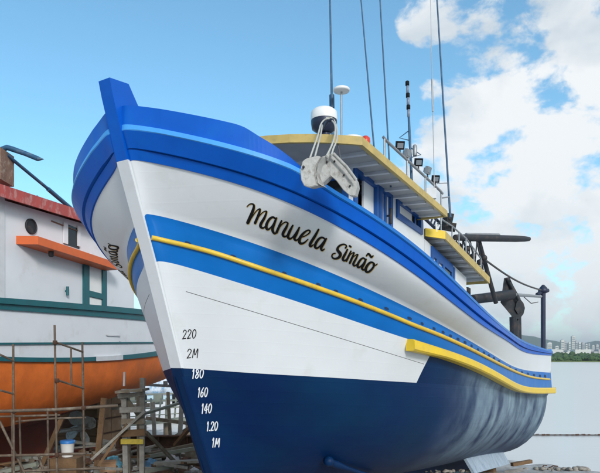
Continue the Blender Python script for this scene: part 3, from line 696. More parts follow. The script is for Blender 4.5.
# cooling pipe low on the bow, bilge plate at the stern
def build_fittings():
    q = [(327, 457), (334, 460), (345, 464), (358, 468), (372, 472), (392, 478)]
    pts = [on_hull(x, y, .07) for x, y in q]; pts = [p for p in pts if p]
    mb = MB(); mb.tube(pts, [.04, .055, .034, .032, .032, .03][:len(pts)], 10); mb.obj('cooling_pipe', M['navy'], BOAT)
    mb = MB()
    if len(pts) > 2: mb.lathe(pts[0], [(.02, -.06), (.06, -.045), (.072, 0), (.06, .045), (.02, .06)], 12, axis=(pts[1]-pts[0])); mb.obj('pipe_knob', M['navy'], BOAT)
    mb = MB(); rows = []
    up = []; lo = []
    for k in np.linspace(0, 1, 9):
        x = 468+(520.5-468)*k; y = 456.8+(450.5-456.8)*k+1.0*math.sin(k*3.1)
        p = on_hull(x, y, .0) or on_hull(x-2, y-1.5, 0)
        if p is None: continue
        up.append(p)
        s, b, z = inv(p); lo.append(BF(s+.12, b+.16, z-.36))
    q = np.array([inv(p) for p in up]); kk = np.linspace(0, 1, len(up)); f = [np.polyval(np.polyfit(kk, q[:, i], 1), kk) for i in range(3)]
    up = [BF(f[0][i], f[1][i]-.02, f[2][i]) for i in range(len(up))]; lo = [BF(f[0][i]+.12, f[1][i]+.15, f[2][i]-.36) for i in range(len(up))]
    th = Vector((-PX[0], -PX[1], -.3))*.06
    mb.grid([up, lo, [p+th for p in lo], [p+th for p in up], up], 0, False)
    for e in (0, -1): mb.add([up[e], lo[e], lo[e]+th, up[e]+th], [(0, 1, 2, 3)])
    mb.obj('bilge_plate', mat('pale_blue_primer', (.38, .47, .56), .6, var=.2, scale=3, col2=(.1, .2, .34), wear=.6, wscale=4, stretch=(2, 2, .6)), BOAT)
build_fittings()

# ------------------------------------------------------------------ wheelhouse
TI = .075
def zt(z, s, s0): return z-TI*(s-s0)
def bbox(mb, s0, s1, b0, b1, z0, z1, sr, m=0):      # box sheared with the trim of the boat
    c = [(s0, b0, z0), (s1, b0, z0), (s1, b1, z0), (s0, b1, z0), (s0, b0, z1), (s1, b0, z1), (s1, b1, z1), (s0, b1, z1)]
    return mb.hexa([BF(s, b, zt(z, s, sr)) for s, b, z in c], m)
WB = 1.35
def build_house():
    # ---- forward house walls
    S0, S1 = 2.81, 5.40; SR = 2.81; Z0, Z1 = .35, 2.47
    def opening(x0, x1, yt, yb):      # edges read on the port wall; yt, yb at x0
        s0, z1 = hit_b(x0, yt, WB); _, z0 = hit_b(x0, yb, WB); s1, _ = hit_b(x1, yt, WB)
        return s0, s1, z0+TI*(s0-SR), z1+TI*(s0-SR)
    d1 = opening(353.0, 377.5, 164.8, 230); d2 = opening(378.4, 391.3, 183.5, 240); w1 = opening(395.8, 421.3, 196.0, 217.5)
    # port wall built as panels round the openings
    def wall(side, holes, s0, s1, z0, z1, name, m, sr):
        mb = MB(); th = .05; cuts = sorted(set([s0, s1]+[h[0] for h in holes]+[h[1] for h in holes]))
        b0, b1 = (WB-th)*side, WB*side
        for a, c in zip(cuts[:-1], cuts[1:]):
            mid = (a+c)/2; zs = [(z0, z1)]
            for h in holes:
                if h[0] < mid < h[1]:
                    zs = [z for z in ((z0, max(h[2], z0)), (min(h[3], z1), z1)) if z[1]-z[0] > .01]
            for (za, zb) in zs: bbox(mb, a, c, b0, b1, za, zb, sr)
        return mb.obj(name, m, BOAT)
    for side in (1, -1): wall(side, [d1, d2, w1], S0, S1, Z0, Z1, 'wheelhouse_wall', M['white'], SR)
    mb = MB(); bbox(mb, S0, S0+.05, -WB+.05, WB-.05, Z0, 1.75, SR); bbox(mb, S0, S0+.05, -WB+.05, WB-.05, 2.3, Z1, SR)
    for b in (-1.3+.05, -.45, .45, 1.3-.05): bbox(mb, S0, S0+.05, b-.05, b+.05, 1.75, 2.3, SR)
    mb.obj('front_wall', M['frame_blue'], BOAT)
    for b in (-.85, 0, .85):
        mb = MB(); bbox(mb, S0+.02, S0+.03, b-.4, b+.4, 1.75, 2.3, SR); mb.obj('front_window', M['glass'], BOAT)
    mb = MB(); bbox(mb, S1-.05, S1, -WB+.05, WB-.05, Z0, Z1, SR); mb.obj('rear_wall', M['white'], BOAT)
    mb = MB(); bbox(mb, S0+.1, S1-.1, -.9, .9, Z0, Z1-.05, SR); mb.obj('cabin_interior', M['dark'], BOAT)
    fw = .085
    def frame(o, side, name, bars, proud=.03):
        mb = MB(); a, c, z0, z1 = o; b0, b1 = (WB-.045)*side, (WB+proud)*side
        bbox(mb, a, a+fw, b0, b1, z0, z1, SR); bbox(mb, c-fw, c, b0, b1, z0, z1, SR); bbox(mb, a+fw, c-fw, b0, b1, z1-fw, z1, SR)
        if bars: bbox(mb, a+fw, c-fw, b0, b1, z0, z0+fw, SR)
        return mb.obj(name, M['frame_blue'], BOAT)
    for side in (1, -1):
        f = frame(d1, side, 'door_frame', False); a, c, z0, z1 = d1
        mb = MB(); bbox(mb, a+fw+(c-a)*.36, c-fw, (WB-.05)*side, (WB-.02)*side, z0, z1-fw, SR); mb.obj('door', M['white'], f)
        f = frame(d2, side, 'door_frame', False); a, c, z0, z1 = d2; mid = (a+c)/2
        for (u, v) in ((a+fw, mid-.035), (mid+.035, c-fw)):
            mb = MB(); bbox(mb, u, v, (WB-.045)*side, (WB-.01)*side, z0, z1-fw, SR); mb.obj('door_leaf', M['plastic_white'], f)
        mb = MB(); bbox(mb, mid-.035, mid+.035, (WB-.045)*side, (WB+.012)*side, z0, z1-fw, SR); mb.obj('door_post', M['frame_blue'], f)
        mb = MB(); sx, zx = hit_b(391, 216, WB+.06); mb.tube([BF(sx-.03, (WB+.07)*side, zx+.1), BF(sx-.03, (WB+.07)*side, zx-.12)], .022, 8); mb.tube([BF(sx-.03, (WB+.0)*side, zx), BF(sx-.03, (WB+.08)*side, zx)], .015, 6); mb.obj('door_handle', M['dark_steel'], f)
        f = frame(w1, side, 'window_frame', True); a, c, z0, z1 = w1; k = a+(c-a)*.64
        mb = MB(); bbox(mb, a+fw, k, (WB-.04)*side, (WB-.015)*side, z0+fw, z1-fw, SR); mb.obj('window_shutter', M['plastic_white'], f)
        mb = MB(); bbox(mb, k+.004, c-fw, (WB-.045)*side, (WB-.03)*side, z0+fw, z1-fw, SR); mb.obj('window_pane', M['glass'], f)
        mb = MB(); bbox(mb, k+(c-fw-k)*.45, k+(c-fw-k)*.62, (WB-.03)*side, (WB-.012)*side, z0+fw, z1-fw, SR); mb.obj('window_bar', M['frame_blue'], f)
    # ---- forward roof
    def roof(outline, ztop, th, sr, name, under_to, nbeam, s_beam, bedge, m_fascia):
        n = len(outline); mb = MB()
        top = [BF(s, b, zt(ztop+.06*(1-(b/bedge)**2), s, sr)) for s, b in outline]
        c = BF(sum(s for s, b in outline)/n, 0, zt(ztop+.06, sum(s for s, b in outline)/n, sr))
        mb.add([c]+top, [(0, 1+(i+1) % n, 1+i) for i in range(n)])
        cu = Vector(c)-Vector((0, 0, .05)); un = [Vector(p)-Vector((0, 0, .05)) for p in top]
        mb.add([cu]+un, [(0, 1+i, 1+(i+1) % n) for i in range(n)])
        r = mb.obj(name, M['soffit'], BOAT)
        mb = MB(); cc = Vector((c.x, c.y, 0))
        inn = []; outp = []
        for p in top:
            d = Vector((p.x, p.y, 0))-cc; d.normalize(); outp.append(Vector(p)+d*.004); inn.append(Vector(p)-d*.05)
        o4 = lambda L, dz: [p+Vector((0, 0, dz)) for p in L]+[L[0]+Vector((0, 0, dz))]
        mb.grid([o4(inn, .012), o4(outp, .012), o4(outp, -th), o4(inn, -th), o4(inn, .012)], 0, False)
        mb.obj('roof_fascia', m_fascia, r)
        for i in range(nbeam):
            s = s_beam[0]+(s_beam[1]-s_beam[0])*i/(nbeam-1)
            mb = MB()
            pr = [b for b in np.linspace(-bedge+.07, bedge-.07, 9)]
            rows = [[BF(s+o, b, zt(ztop+.06*(1-(b/bedge)**2)-dz, s, sr)) for b in pr] for (o, dz) in ((-.03, .051), (-.03, .092), (.03, .092), (.03, .051))]
            mb.grid(rows, 0, False); mb.add([r_[0] for r_ in rows], [(0, 1, 2, 3)]); mb.add([r_[-1] for r_ in rows], [(3, 2, 1, 0)])
            mb.obj('roof_beam', M['grey_white'], r)
        return r
    fr = [(2.18-.50*(1-(abs(b)/1.8)**2.2), b) for b in np.linspace(-1.8, 1.8, 15)]
    roof(fr+[(5.21, 1.8), (5.21, -1.8)], 2.52, .085, 2.18, 'wheelhouse_roof', 0, 9, (2.45, 5.1), 1.8, M['roof_yellow'])
    # ---- after cabin
    T2 = .16; s0, s1 = 5.42, 7.74
    def zs2(z, s): return z-T2*(s-5.5)
    def cb(mb, a, c, b0, b1, z0, z1, m=0):
        q = [(a, b0, z0), (c, b0, z0), (c, b1, z0), (a, b1, z0), (a, b0, z1), (c, b0, z1), (c, b1, z1), (a, b1, z1)]
        return mb.hexa([BF(s, b, zs2(z, s)) for s, b, z in q], m)
    def op2(x0, x1, yt, yb):
        a, z1 = hit_b(x0, yt, WB); _, z0 = hit_b(x0, yb, WB); c, _ = hit_b(x1, yt, WB); return a, c, z0+T2*(a-5.5), z1+T2*(a-5.5)
    for side in (1, -1):
        mb = MB(); cb(mb, s0, s1, (WB-.05)*side, WB*side, -.1, 1.93); mb.obj('cabin_wall', M['white'], BOAT)
        o1 = op2(430.5, 451.5, 246, 285)
        mb = MB(); a, c, z0, z1 = o1
        for (u, v, w, x) in ((a, a+.07, z0, z1), (c-.07, c, z0, z1), (a+.07, c-.07, z1-.16, z1), (a+(c-a)*.50, a+(c-a)*.58, z0, z1-.16), (a+(c-a)*.2, a+(c-a)*.3, z0, z1-.16)):
            cb(mb, u, v, (WB+.002)*side, (WB+.035)*side, w, x)
        f = mb.obj('cabin_door_frame', M['frame_blue'], BOAT)
        mb = MB(); cb(mb, a+(c-a)*.58, c-.07, (WB+.002)*side, (WB+.015)*side, z0, z1-.16); mb.obj('cabin_window', M['glass'], f)
        mb = MB(); cb(mb, a+(c-a)*.72, c-.09, (WB+.017)*side, (WB+.027)*side, z0, z1-.3); mb.obj('window_blind', M['grey_white'], f)
        mb = MB(); cb(mb, c+.05, c+.13, (WB+.002)*side, (WB+.03)*side, z0, z1-.02); mb.obj('cabin_post', M['frame_blue'], BOAT)
        mb = MB(); cb(mb, c+.13, s1-.05, (WB+.002)*side, (WB+.02)*side, z0, z1-.2); mb.obj('cabin_panel', M['plastic_white'], BOAT)
    mb = MB(); cb(mb, s1-.06, s1-.003, -WB+.05, WB-.05, -.1, 1.93); mb.obj('cabin_rear_wall', M['white'], BOAT)
    mb = MB(); ol = [(5.43, -1.62), (5.43, -1.36), (5.425, 1.36), (5.66, 1.62), (8.45, 1.62), (8.45, -1.62)]
    top = [BF(s, b, zs2(2.10, s)) for s, b in ol]; n = len(ol); und = [p-Vector((0, 0, .05)) for p in top]
    mb.add(top, [tuple(range(n))[::-1]]); mb.add(und, [tuple(range(n))]); r = mb.obj('cabin_roof', M['soffit'], BOAT)
    def fascia(a, b, m):
        q = MB(); d = Vector(a)-Vector(b); nn = Vector((d.y, -d.x, 0)).normalized()*.025
        if nn.dot(Vector(a)-BF(7, 0, 0)) < 0: nn = -nn
        u = Vector((0, 0, .012)); l = Vector((0, 0, -.12)); e = nn*.12
        q.hexa([a+l-nn, b+l-nn, b+l+e, a+l+e, a+u-nn, b+u-nn, b+u+e, a+u+e]); q.obj('roof_fascia', m, r)
    fascia(top[2], top[3], M['strake_yellow']); fascia(top[3], top[4], M['roof_yellow']); fascia(top[4], top[5], M['roof_yellow']); fascia(top[5], top[0], M['roof_yellow'])
    for i in range(8):
        s = 5.85+i*.35; q = MB(); q.hexa([BF(s-.03, -1.55, zs2(2.00, s)), BF(s+.03, -1.55, zs2(2.00, s)), BF(s+.03, 1.55, zs2(2.00, s)), BF(s-.03, 1.55, zs2(2.00, s)), BF(s-.03, -1.55, zs2(2.05, s)), BF(s+.03, -1.55, zs2(2.05, s)), BF(s+.03, 1.55, zs2(2.05, s)), BF(s-.03, 1.55, zs2(2.05, s))])
        q.obj('roof_beam', M['grey_white'], r)
build_house()

# ------------------------------------------------------------------ gear on the roofs
def roof_z(s): return 2.53-TI*(s-2.18)
def build_gear():
    # radar dome on pedestal
    c = view(324, 133, 7.9); z0 = c.z
    mb = MB(); mb.lathe((c.x, c.y, z0), [(.09, -.0), (.16, .05), (.172, .12), (.172, .16)], 28); d = mb.obj('radar_base', M['navy_steel'], BOAT)
    mb = MB(); mb.lathe((c.x, c.y, z0+.161), [(.172, 0), (.176, .03), (.17, .11), (.13, .145), (.05, .16)], 28); mb.obj('radar_dome', M['plastic_white'], BOAT)
    mb = MB(); mb.lathe((c.x+.02, c.y, z0-.5), [(.10, 0), (.10, .36), (.07, .42), (.06, .51)], 16); mb.obj('radar_pedestal', M['navy_steel'], BOAT)
    # satellite disc on thin pole
    p = view(341.5, 92, 8.2); mb = MB(); mb.tube([(p.x, p.y, 2.45), (p.x, p.y, p.z+.01)], .013, 8); mb.obj('antenna_pole', M['steel'], BOAT)
    mb = MB(); mb.lathe((p.x+.0, p.y, p.z), [(.03, 0), (.105, .006), (.113, .02), (.112, .04), (.08, .058), (.02, .066)], 24); mb.obj('antenna_disc', M['plastic_white'], BOAT)
    mb = MB(); mb.lathe((p.x, p.y, 2.46), [(.05, 0), (.05, .5), (.03, .53)], 10); mb.obj('antenna_foot', M['navy_steel'], BOAT)
    # whips
    def whip(x1, y1, x0, Y, zb, r0, r1, m, name='whip_antenna', thick=None):
        b = view(x1, y1, Y); t = view(x0, 0, Y); d = (t-b); top = b+d*1.35
        base = b+(b-t)*((b.z-zb)/max(t.z-b.z, .1))
        mb = MB(); mb.tube([base, b, b+d*.3, t, top], [r0*1.25, r0, r0*.9, r1, r1*.7], 7)
        if thick: a = b+d*thick[0]; e = b+d*thick[1]; mb.tube([a, e], r0*2.0, 8)
        mb.obj(name, m, BOAT)
    whip(332, 108, 330, 8.4, 2.4, .018, .012, M['pole_blue'], thick=(0.0, .12))
    whip(373, 136, 361, 8.2, 2.4, .012, .009, M['pole_blue'])
    whip(389, 156, 380, 8.3, 2.35, .012, .010, M['pole_blue'])
    whip(434, 172, 430.5, 9.6, 2.25, .007, .004, M['steel'], thick=(.35, .54))
    whip(449, 197, 437, 10.3, 2.4, .018, .014, M['pole_blue'])
    # light mast
    a = view(411, 166, 9.2); b = view(407.2, 81, 9.2); a2 = a+(a-b)*.25
    mb = MB(); mb.tube([a2, a.lerp(b, .35), a.lerp(b, .62)], [.022, .02, .018], 8); mb.tube([a.lerp(b, .6), b], .014, 8); m_ = mb.obj('light_mast', M['pole_blue'], BOAT)
    for k in (.69, .83, .97):
        mb = MB(); p = a.lerp(b, k); mb.lathe(p, [(.016, -.04), (.03, -.03), (.03, .03), (.016, .04)], 10); mb.obj('mast_light', M['black'], m_)
        mb = MB(); p = a.lerp(b, k-.07); mb.lathe(p, [(.014, -.06), (.022, -.055), (.022, .055), (.014, .06)], 10); mb.obj('mast_lens', M['mast_lens'], m_)
    for sgn, kk in ((-1, .30), (1, .10)):
        mb = MB(); p = a.lerp(b, kk+.12); q = a.lerp(b, kk); e = q.lerp(p, .25)+Vector((sgn*.16, 0, 0)); mb.tube([p, e, q], .009, 6); mb.obj('mast_stay', M['pole_blue'], m_)
    mb = MB(); p = a.lerp(b, .18); mb.lathe(p+Vector((.07, 0, 0)), [(.03, -.08), (.035, -.06), (.035, .07), (.02, .09)], 8); mb.obj('mast_horn', M['steel'], m_)
    # floodlight rail on the port side of the roof
    bb = 1.5
    sA, zA = hit_b(384.5, 139, bb); sB, zB = hit_b(441, 191.5, bb)
    rp = lambda k: BF(sA+(sB-sA)*k, bb, zA+(zB-zA)*k)
    mb = MB(); mb.tube([rp(0)+Vector((-.02, 0, .03)), rp(.02), rp(.98), rp(1)+Vector((.03, 0, -.04))], .02, 8); rail = mb.obj('light_rail', M['steel'], BOAT)
    for k in (.0, .35, .68, 1.0):
        p = rp(k); s, b, z = inv(p); mb = MB(); mb.tube([p, BF(s, b, roof_z(s)-.02)], .015, 8); mb.obj('rail_post', M['steel'], rail)
    for (x, y, kind) in ((400, 145.5, 0), (407.5, 153.5, 1), (418.5, 162.3, 0), (428, 170.5, 1), (435.5, 179, 0)):
        s, z = hit_b(x, y, bb); c = BF(s, bb, z); f = Vector((PX[0]*.55-AX[0]*.8, PX[1]*.55-AX[1]*.8, -.42)).normalized()
        if kind: f = Vector((PX[0]*.95-AX[0]*.1, PX[1]*.95-AX[1]*.1, -.25)).normalized()
        q = f.to_track_quat('Y', 'Z').to_matrix()
        mb = MB(); mb.box(c, (.125, .05, .115), q); mb.box(c-f*.04, (.08, .04, .07), q)
        fl = mb.obj('floodlight', M['black'] if not kind else M['steel'], rail)
        mb = MB(); mb.box(c+f*.027, (.085, .008, .07), q); mb.obj('floodlight_lens', M['lens'], fl)
        k = min(max((s-sA)/(sB-sA), 0), 1); mb = MB(); mb.tube([rp(k), c-f*.02], .012, 6); mb.obj('floodlight_bracket', M['dark_steel'], fl)
    p1 = view(441, 198, 10.15); p2 = view(449.5, 197, 10.3); mb = MB(); mb.tube([p1, p2], .013, 6); mb.tube([view(437, 183.5, 10.15), view(448, 183, 10.3)], .008, 6); mb.obj('antenna_bracket', M['steel'], rail)
    # red beacon and pale locker on the roof
    p = view(365.5, 141, 7.2); mb = MB(); mb.lathe(p+Vector((0, 0, -.06)), [(.055, 0), (.06, .05), (.055, .09), (.03, .115), (.01, .12)], 16); mb.obj('red_beacon', M['red_plastic'], BOAT)
    p = view(352, 140, 7.9); mb = MB(); mb.lathe(p+Vector((0, 0, -.1)), [(.17, 0), (.18, .08), (.15, .12), (.06, .14)], 20); mb.obj('roof_hatch', M['plastic_white'], BOAT)
    p = view(430, 186, 9.6); mb = MB(); mb.box(p+Vector((0, 0, -.14)), (.16, .2, .16)); mb.obj('roof_locker', M['grey_white'], BOAT)
    # upper deck rail, ladder and lamps on the after roof
    b2 = 1.45
    mb = MB()
    P = [hit_b(x, y, b2) for x, y in ((441, 222), (452, 229), (466, 241), (481, 261))]
    top = [BF(s, b2, z+.05) for s, z in P]; mb.tube(top, .016, 7); lr = mb.obj('after_rail', M['steel'], BOAT)
    for k, (s, z) in enumerate(P+[hit_b(459, 235, b2), hit_b(474, 250, b2)]):
        mb = MB(); mb.tube([BF(s, b2, z+.04), BF(s, b2, 2.08-.16*(s-5.5))], .012, 6); mb.obj('rail_post', M['steel'], lr)
    for (x, y) in ((448, 217.5), (450.5, 227), (446, 226)):
        s, z = hit_b(x, y, b2-.1); c = BF(s, b2-.1, z); mb = MB(); mb.box(c, (.14, .13, .16), Matrix.Rotation(.5, 3, 'Z') @ Matrix.Rotation(.3, 3, 'X')); mb.lathe(c, [(.05, -.1), (.075, -.02), (.075, .04), (.03, .08)], 10, axis=(.3, -.8, -.3)); mb.obj('after_floodlight', M['dark_steel'], lr)
    s, z = hit_b(436.5, 213, 1.5); mb = MB(); mb.tube([BF(s, 1.5, zt(2.45, s, 2.18)), BF(s, 1.5, 2.08-.16*(s-5.5))], .018, 8); mb.obj('awning_post', M['plastic_white'], BOAT)
    # ladder leaning behind the wheelhouse
    la, lb = view(423, 217, 10.4), view(440, 233, 10.9); l2 = Vector((0, .0, .2))
    mb = MB(); mb.tube([la, lb], .028, 7); mb.tube([la+l2+Vector((.12, .3, 0)), lb+l2+Vector((.12, .3, 0))], .028, 7); ld = mb.obj('ladder_rail', M['navy_steel'], BOAT)
    for k in np.linspace(.08, .92, 6):
        mb = MB(); mb.tube([la.lerp(lb, k), la.lerp(lb, k)+l2+Vector((.12, .3, 0))], .018, 6); mb.obj('ladder_rung', M['navy_steel'], ld)
    # derrick
    a = view(455, 237.5, 12.2); b = view(529, 239, 14.2)
    mb = MB(); mb.tube([a, a.lerp(b, .15), a.lerp(b, .8), a.lerp(b, .93), b], [.06, .075, .075, .066, .05], 12); mb.obj('boom', M['dark_steel'], BOAT)
    mb = MB(); mb.tube([view(466, 234.5, 12.7), view(499, 235, 13.4)], .035, 8); mb.obj('boom_sail', M['steel'], BOAT)
    a2 = view(478.5, 240, 13.0); b2_ = view(496, 303, 13.6)
    mb = MB(); mb.tube([a2, b2_], .05, 10); mb.obj('derrick_leg', M['dark_steel'], BOAT)
    # lattice under the boom
    tp = [view(x, y, 12.3+.02*(x-455)) for x, y in ((456, 241), (463, 240), (470, 241), (477, 241))]
    bt = [view(x, y, 12.3+.02*(x-455)) for x, y in ((462, 252), (469, 257), (475, 263), (483, 270))]
    for i in range(4):
        mb = MB(); mb.tube([tp[i], bt[i]], .02, 6)
        if i < 3: mb.tube([tp[i+1], bt[i]], .016, 6); mb.tube([bt[i], bt[i+1]], .022, 6)
        mb.obj('derrick_brace', M['dark_steel'], BOAT)
    for x, y in ((459, 246), (467, 249), (473, 256), (480, 262), (484, 258)):
        p = view(x, y, 12.6); mb = MB(); mb.lathe(p, [(.03, -.06), (.06, -.04), (.06, .04), (.03, .06)], 10, axis=(.5, -.6, .2)); mb.obj('block', M['dark_steel'], BOAT)
    # boat boom (big dark cylinder) and roller gear
    a = view(472, 299.5, 13.6); b = view(512, 294.5, 14.6)
    mb = MB(); mb.tube([a, b], [.11, .12], 16); mb.obj('winch_drum', M['dark_steel'], BOAT)
    mb = MB(); mb.tube([b, view(541, 296.5, 16.6)], [.045, .035], 8); mb.obj('winch_shaft', M['steel'], BOAT)
    # stern gallows post
    p = view(543.2, 350, 17.4); q = view(543.2, 291, 17.4)
    mb = MB(); mb.tube([(p.x, p.y, p.z-.5), q], .068, 12); gp = mb.obj('stern_post', M['navy_steel'], BOAT)
    mb = MB(); mb.lathe(q+Vector((0, 0, .02)), [(.05, -.1), (.14, -.06), (.15, .0), (.1, .08), (.03, .16)], 12); mb.tube([q, q+Vector((.16, 0, .02))], .05, 8); mb.tube([q, q+Vector((-.22, -.1, -.12))], .06, 8); mb.obj('post_head', M['navy_steel'], gp)
    mb = MB(); e0 = view(484, 259, 12.8); e1 = view(541, 290, 17.2); pts = [e0.lerp(e1, k)-Vector((0, 0, .10*math.sin(math.pi*k))) for k in np.linspace(0, 1, 16)]
    mb.tube(pts, .022, 6); mb.obj('topping_rope', M['dark_rope'], BOAT)
    mb = MB(); e0 = view(524, 297, 15.6); e1 = view(538, 302, 16.4); mb.tube([e0, e0.lerp(e1, .5)-Vector((0, 0, .1)), e1], .012, 5); mb.obj('loose_rope', M['dark_rope'], BOAT)
    p = view(466, 291, 12.9); mb = MB(); mb.lathe(p, [(.05, -.14), (.1, -.12), (.1, .05), (.05, .08)], 12); mb.obj('bollard', M['dark_steel'], BOAT)
    # winch frame (post under the otter boards)
    mb = MB(); mb.tube([view(517, 338, 15.2)-Vector((0, 0, .5)), view(516, 300, 15.2)], .12, 12); mb.obj('gallows_post', M['dark_steel'], BOAT)
    # hook over the bow plates
    return
build_gear()

# the otter board hung on the gallows: flat, cambered steel plate with shoe
def build_board():
    Y = 14.9
    t = thing('otter_board', view(510, 335, Y), 'dark steel diamond shaped trawl board hanging at the gallows near the stern', 'trawl board')
    def plate(poly, Y0, dy, name):
        mb = MB(); f = [view(x, y, Y0+.01*(x-510)) for x, y in poly]; n = len(f); dv = Vector((.02, dy, 0)); bk = [p+dv for p in f]
        mb.add(f+bk, [tuple(range(n)), tuple(range(2*n-1, n-1, -1))]+[(i, n+i, n+(i+1) % n, (i+1) % n) for i in range(n)]); return mb.obj(name, M['dark_steel'], t)
    plate([(504, 278), (509.5, 277), (518.5, 297), (523.5, 303), (525, 308), (523.5, 314), (519, 319.5), (513, 317.5), (500.5, 302.5), (501, 297), (502.5, 289)], Y, .06, 'board_plate')
    plate([(517, 301), (521, 302), (523, 307), (521.5, 312), (518, 314), (515, 309)], Y-.05, .05, 'boss_plate')
    mb = MB(); mb.tube([view(507, 278, Y-.05), view(519, 300, Y-.05)], .05, 8); mb.obj('shoe', M['dark_steel'], t)
    mb = MB(); mb.tube([view(513, 317, Y+.05), view(513.5, 335, Y+.1)], .09, 8); mb.obj('bridle', M['dark_steel'], t)
build_board()

# weathered white bow rollers hanging in rope loops beside the wheelhouse roof
def build_hanging():
    Y = 5.45
    def ext(poly, Y0, dvec, name, t, slopes=0.0, m=M['galv']):
        mb = MB(); f = [view(x, y, Y0+slopes*(x-poly[0][0])) for x, y in poly]; n = len(f); bk = [p+Vector(dvec) for p in f]
        mb.add(f+bk, [tuple(range(n)), tuple(range(2*n-1, n-1, -1))]+[(i, n+i, n+(i+1) % n, (i+1) % n) for i in range(n)]); o = mb.obj(name, m, t)
        bm = bmesh.new(); bm.from_mesh(o.data); bmesh.ops.recalc_face_normals(bm, faces=bm.faces); bmesh.ops.bevel(bm, geom=[e for e in bm.edges if e.calc_face_angle(0) > .5], offset=.006, segments=2, affect='EDGES'); bm.to_mesh(o.data); bm.free(); return o
    t = thing('chain_roller', view(314, 186, Y), 'short curved scuffed white steel trough hanging left in rope loops before the roof', 'boat gear')
    ext([(302.5, 161), (306, 158.5), (318, 155.5), (321, 157), (316, 166), (314.5, 175), (316, 183), (319, 185), (309, 187.5), (304, 186), (301, 180), (300, 170)], Y-.03, (.05, .13, .02), 'trough', t)
    mb = MB()
    rows = []
    for (x, y) in ((321, 157), (316.5, 164), (314.8, 174), (316.5, 183), (320, 185.5)):
        p = view(x, y, Y-.03); rows.append([p, p+Vector((.06, .10, .005))])
    mb.grid(rows, 0, True); mb.grid([[q+Vector((.012, 0, 0)) for q in r] for r in rows], 0, True, flip=True); mb.obj('flange', M['galv'], t)
    mb = MB(); mb.lathe(view(303.5, 167, Y-.05), [(.003, -.012), (.011, -.01), (.011, .01), (.003, .012)], 10, axis=(0, 1, 0)); mb.obj('pin', M['dark_steel'], t)
    def loop(xs, Y0, parent, name='rope_loop'):
        mb = MB(); P = np.array(xs, float); k = np.linspace(0, len(P)-1, 40); X = spl(range(len(P)), P[:, 0], k); Yy = spl(range(len(P)), P[:, 1], k)
        D_ = np.interp(k, np.linspace(0, len(P)-1, len(Y0)), Y0); mb.tube([view(a, b, d) for a, b, d in zip(X, Yy, D_)], .0095, 6); mb.obj(name, M['rope'], parent)
    loop([(310, 158), (313.5, 148), (318.5, 133), (321, 124), (325.5, 119.3), (330, 119.6), (334.5, 124), (335, 134), (331.5, 146), (326.5, 156)], [Y, 5.9, 7.25, 7.25, 5.9, Y], t)
    loop([(315, 156.5), (317.5, 147), (320.8, 134), (322, 125)], [Y, 5.9, 7.25], t)
    t2 = thing('anchor_shoe', view(337, 186, Y), 'bent scuffed white steel shoe with a notch, hanging right in rope loops before the roof', 'boat gear')
    ext([(318, 160), (322, 156.5), (332, 152.8), (335, 154), (347, 167.5), (356, 180.5), (357, 187), (354.5, 196), (350, 196), (343, 190), (336.5, 181), (330, 175.5), (324, 181.5), (319, 186), (315.5, 183), (314, 174), (315, 165)], Y+.02, (.04, .12, .015), 'shoe_plate', t2, slopes=.006)
    mb = MB(); mb.tube([view(318, 160.5, Y-.0), view(314.6, 170, Y-.01), (view(314.6, 178, Y-.01)), view(318.5, 185.5, Y)], .018, 8); mb.obj('rim', M['galv'], t2)
    mb = MB(); mb.tube([view(333, 153.5, Y+.03), view(346.5, 167, Y+.1), view(356, 180, Y+.16)], .016, 8); mb.obj('rim', M['galv'], t2)
    for x, y in ((327, 162), (334.5, 161.5), (344, 175), (350, 186)):
        mb = MB(); mb.lathe(view(x, y, Y+.0+.006*(x-318)), [(.003, -.012), (.009, -.01), (.009, .01), (.003, .012)], 8, axis=(0, 1, 0)); mb.obj('bolt', M['dark_steel'], t2)
    loop([(327.5, 157), (331, 147), (334.5, 136), (335.5, 127)], [Y, 5.9, 7.25], t2)
    loop([(331.5, 155), (334, 147), (337, 138), (335.8, 124), (331, 117.8), (326, 118)], [Y, 5.9, 7.25, 7.25], t2)
    mb = MB(); mb.tube([view(336.5, 126, 7.2), view(338, 145, 7.0), view(341.5, 165, 5.7)], .0085, 6); mb.obj('rope_tail', M['dark_rope'], t2)
    mb = MB(); mb.tube([view(323, 128, 7.6), view(328, 121, 7.25), view(333, 120, 7.2)], .02, 8); mb.obj('rope_hook', M['navy_steel'], BOAT)
build_hanging()

# keel blocks under the boat
def build_blocks():
    for i, s in enumerate((2.6, 5.2, 7.8, 10.4, 13.6)):
        zk = -1.78-.092*(s-1.85)-.3; c = BF(s, 0, 0); g = ground_z(c.x, c.y)-.12; mb = MB()
        mb.hexa([BF(s-.17, -.45, g), BF(s+.17, -.45, g), BF(s+.17, .45, g), BF(s-.17, .45, g), BF(s-.15, -.42, zk), BF(s+.15, -.42, zk), BF(s+.15, .42, zk), BF(s-.15, .42, zk)])
        tag(mb.obj('keel_block', M['wood3']), 'squared timber block under the keel of the blue and white boat', 'keel block', 'keel blocks under the blue boat')
build_blocks()

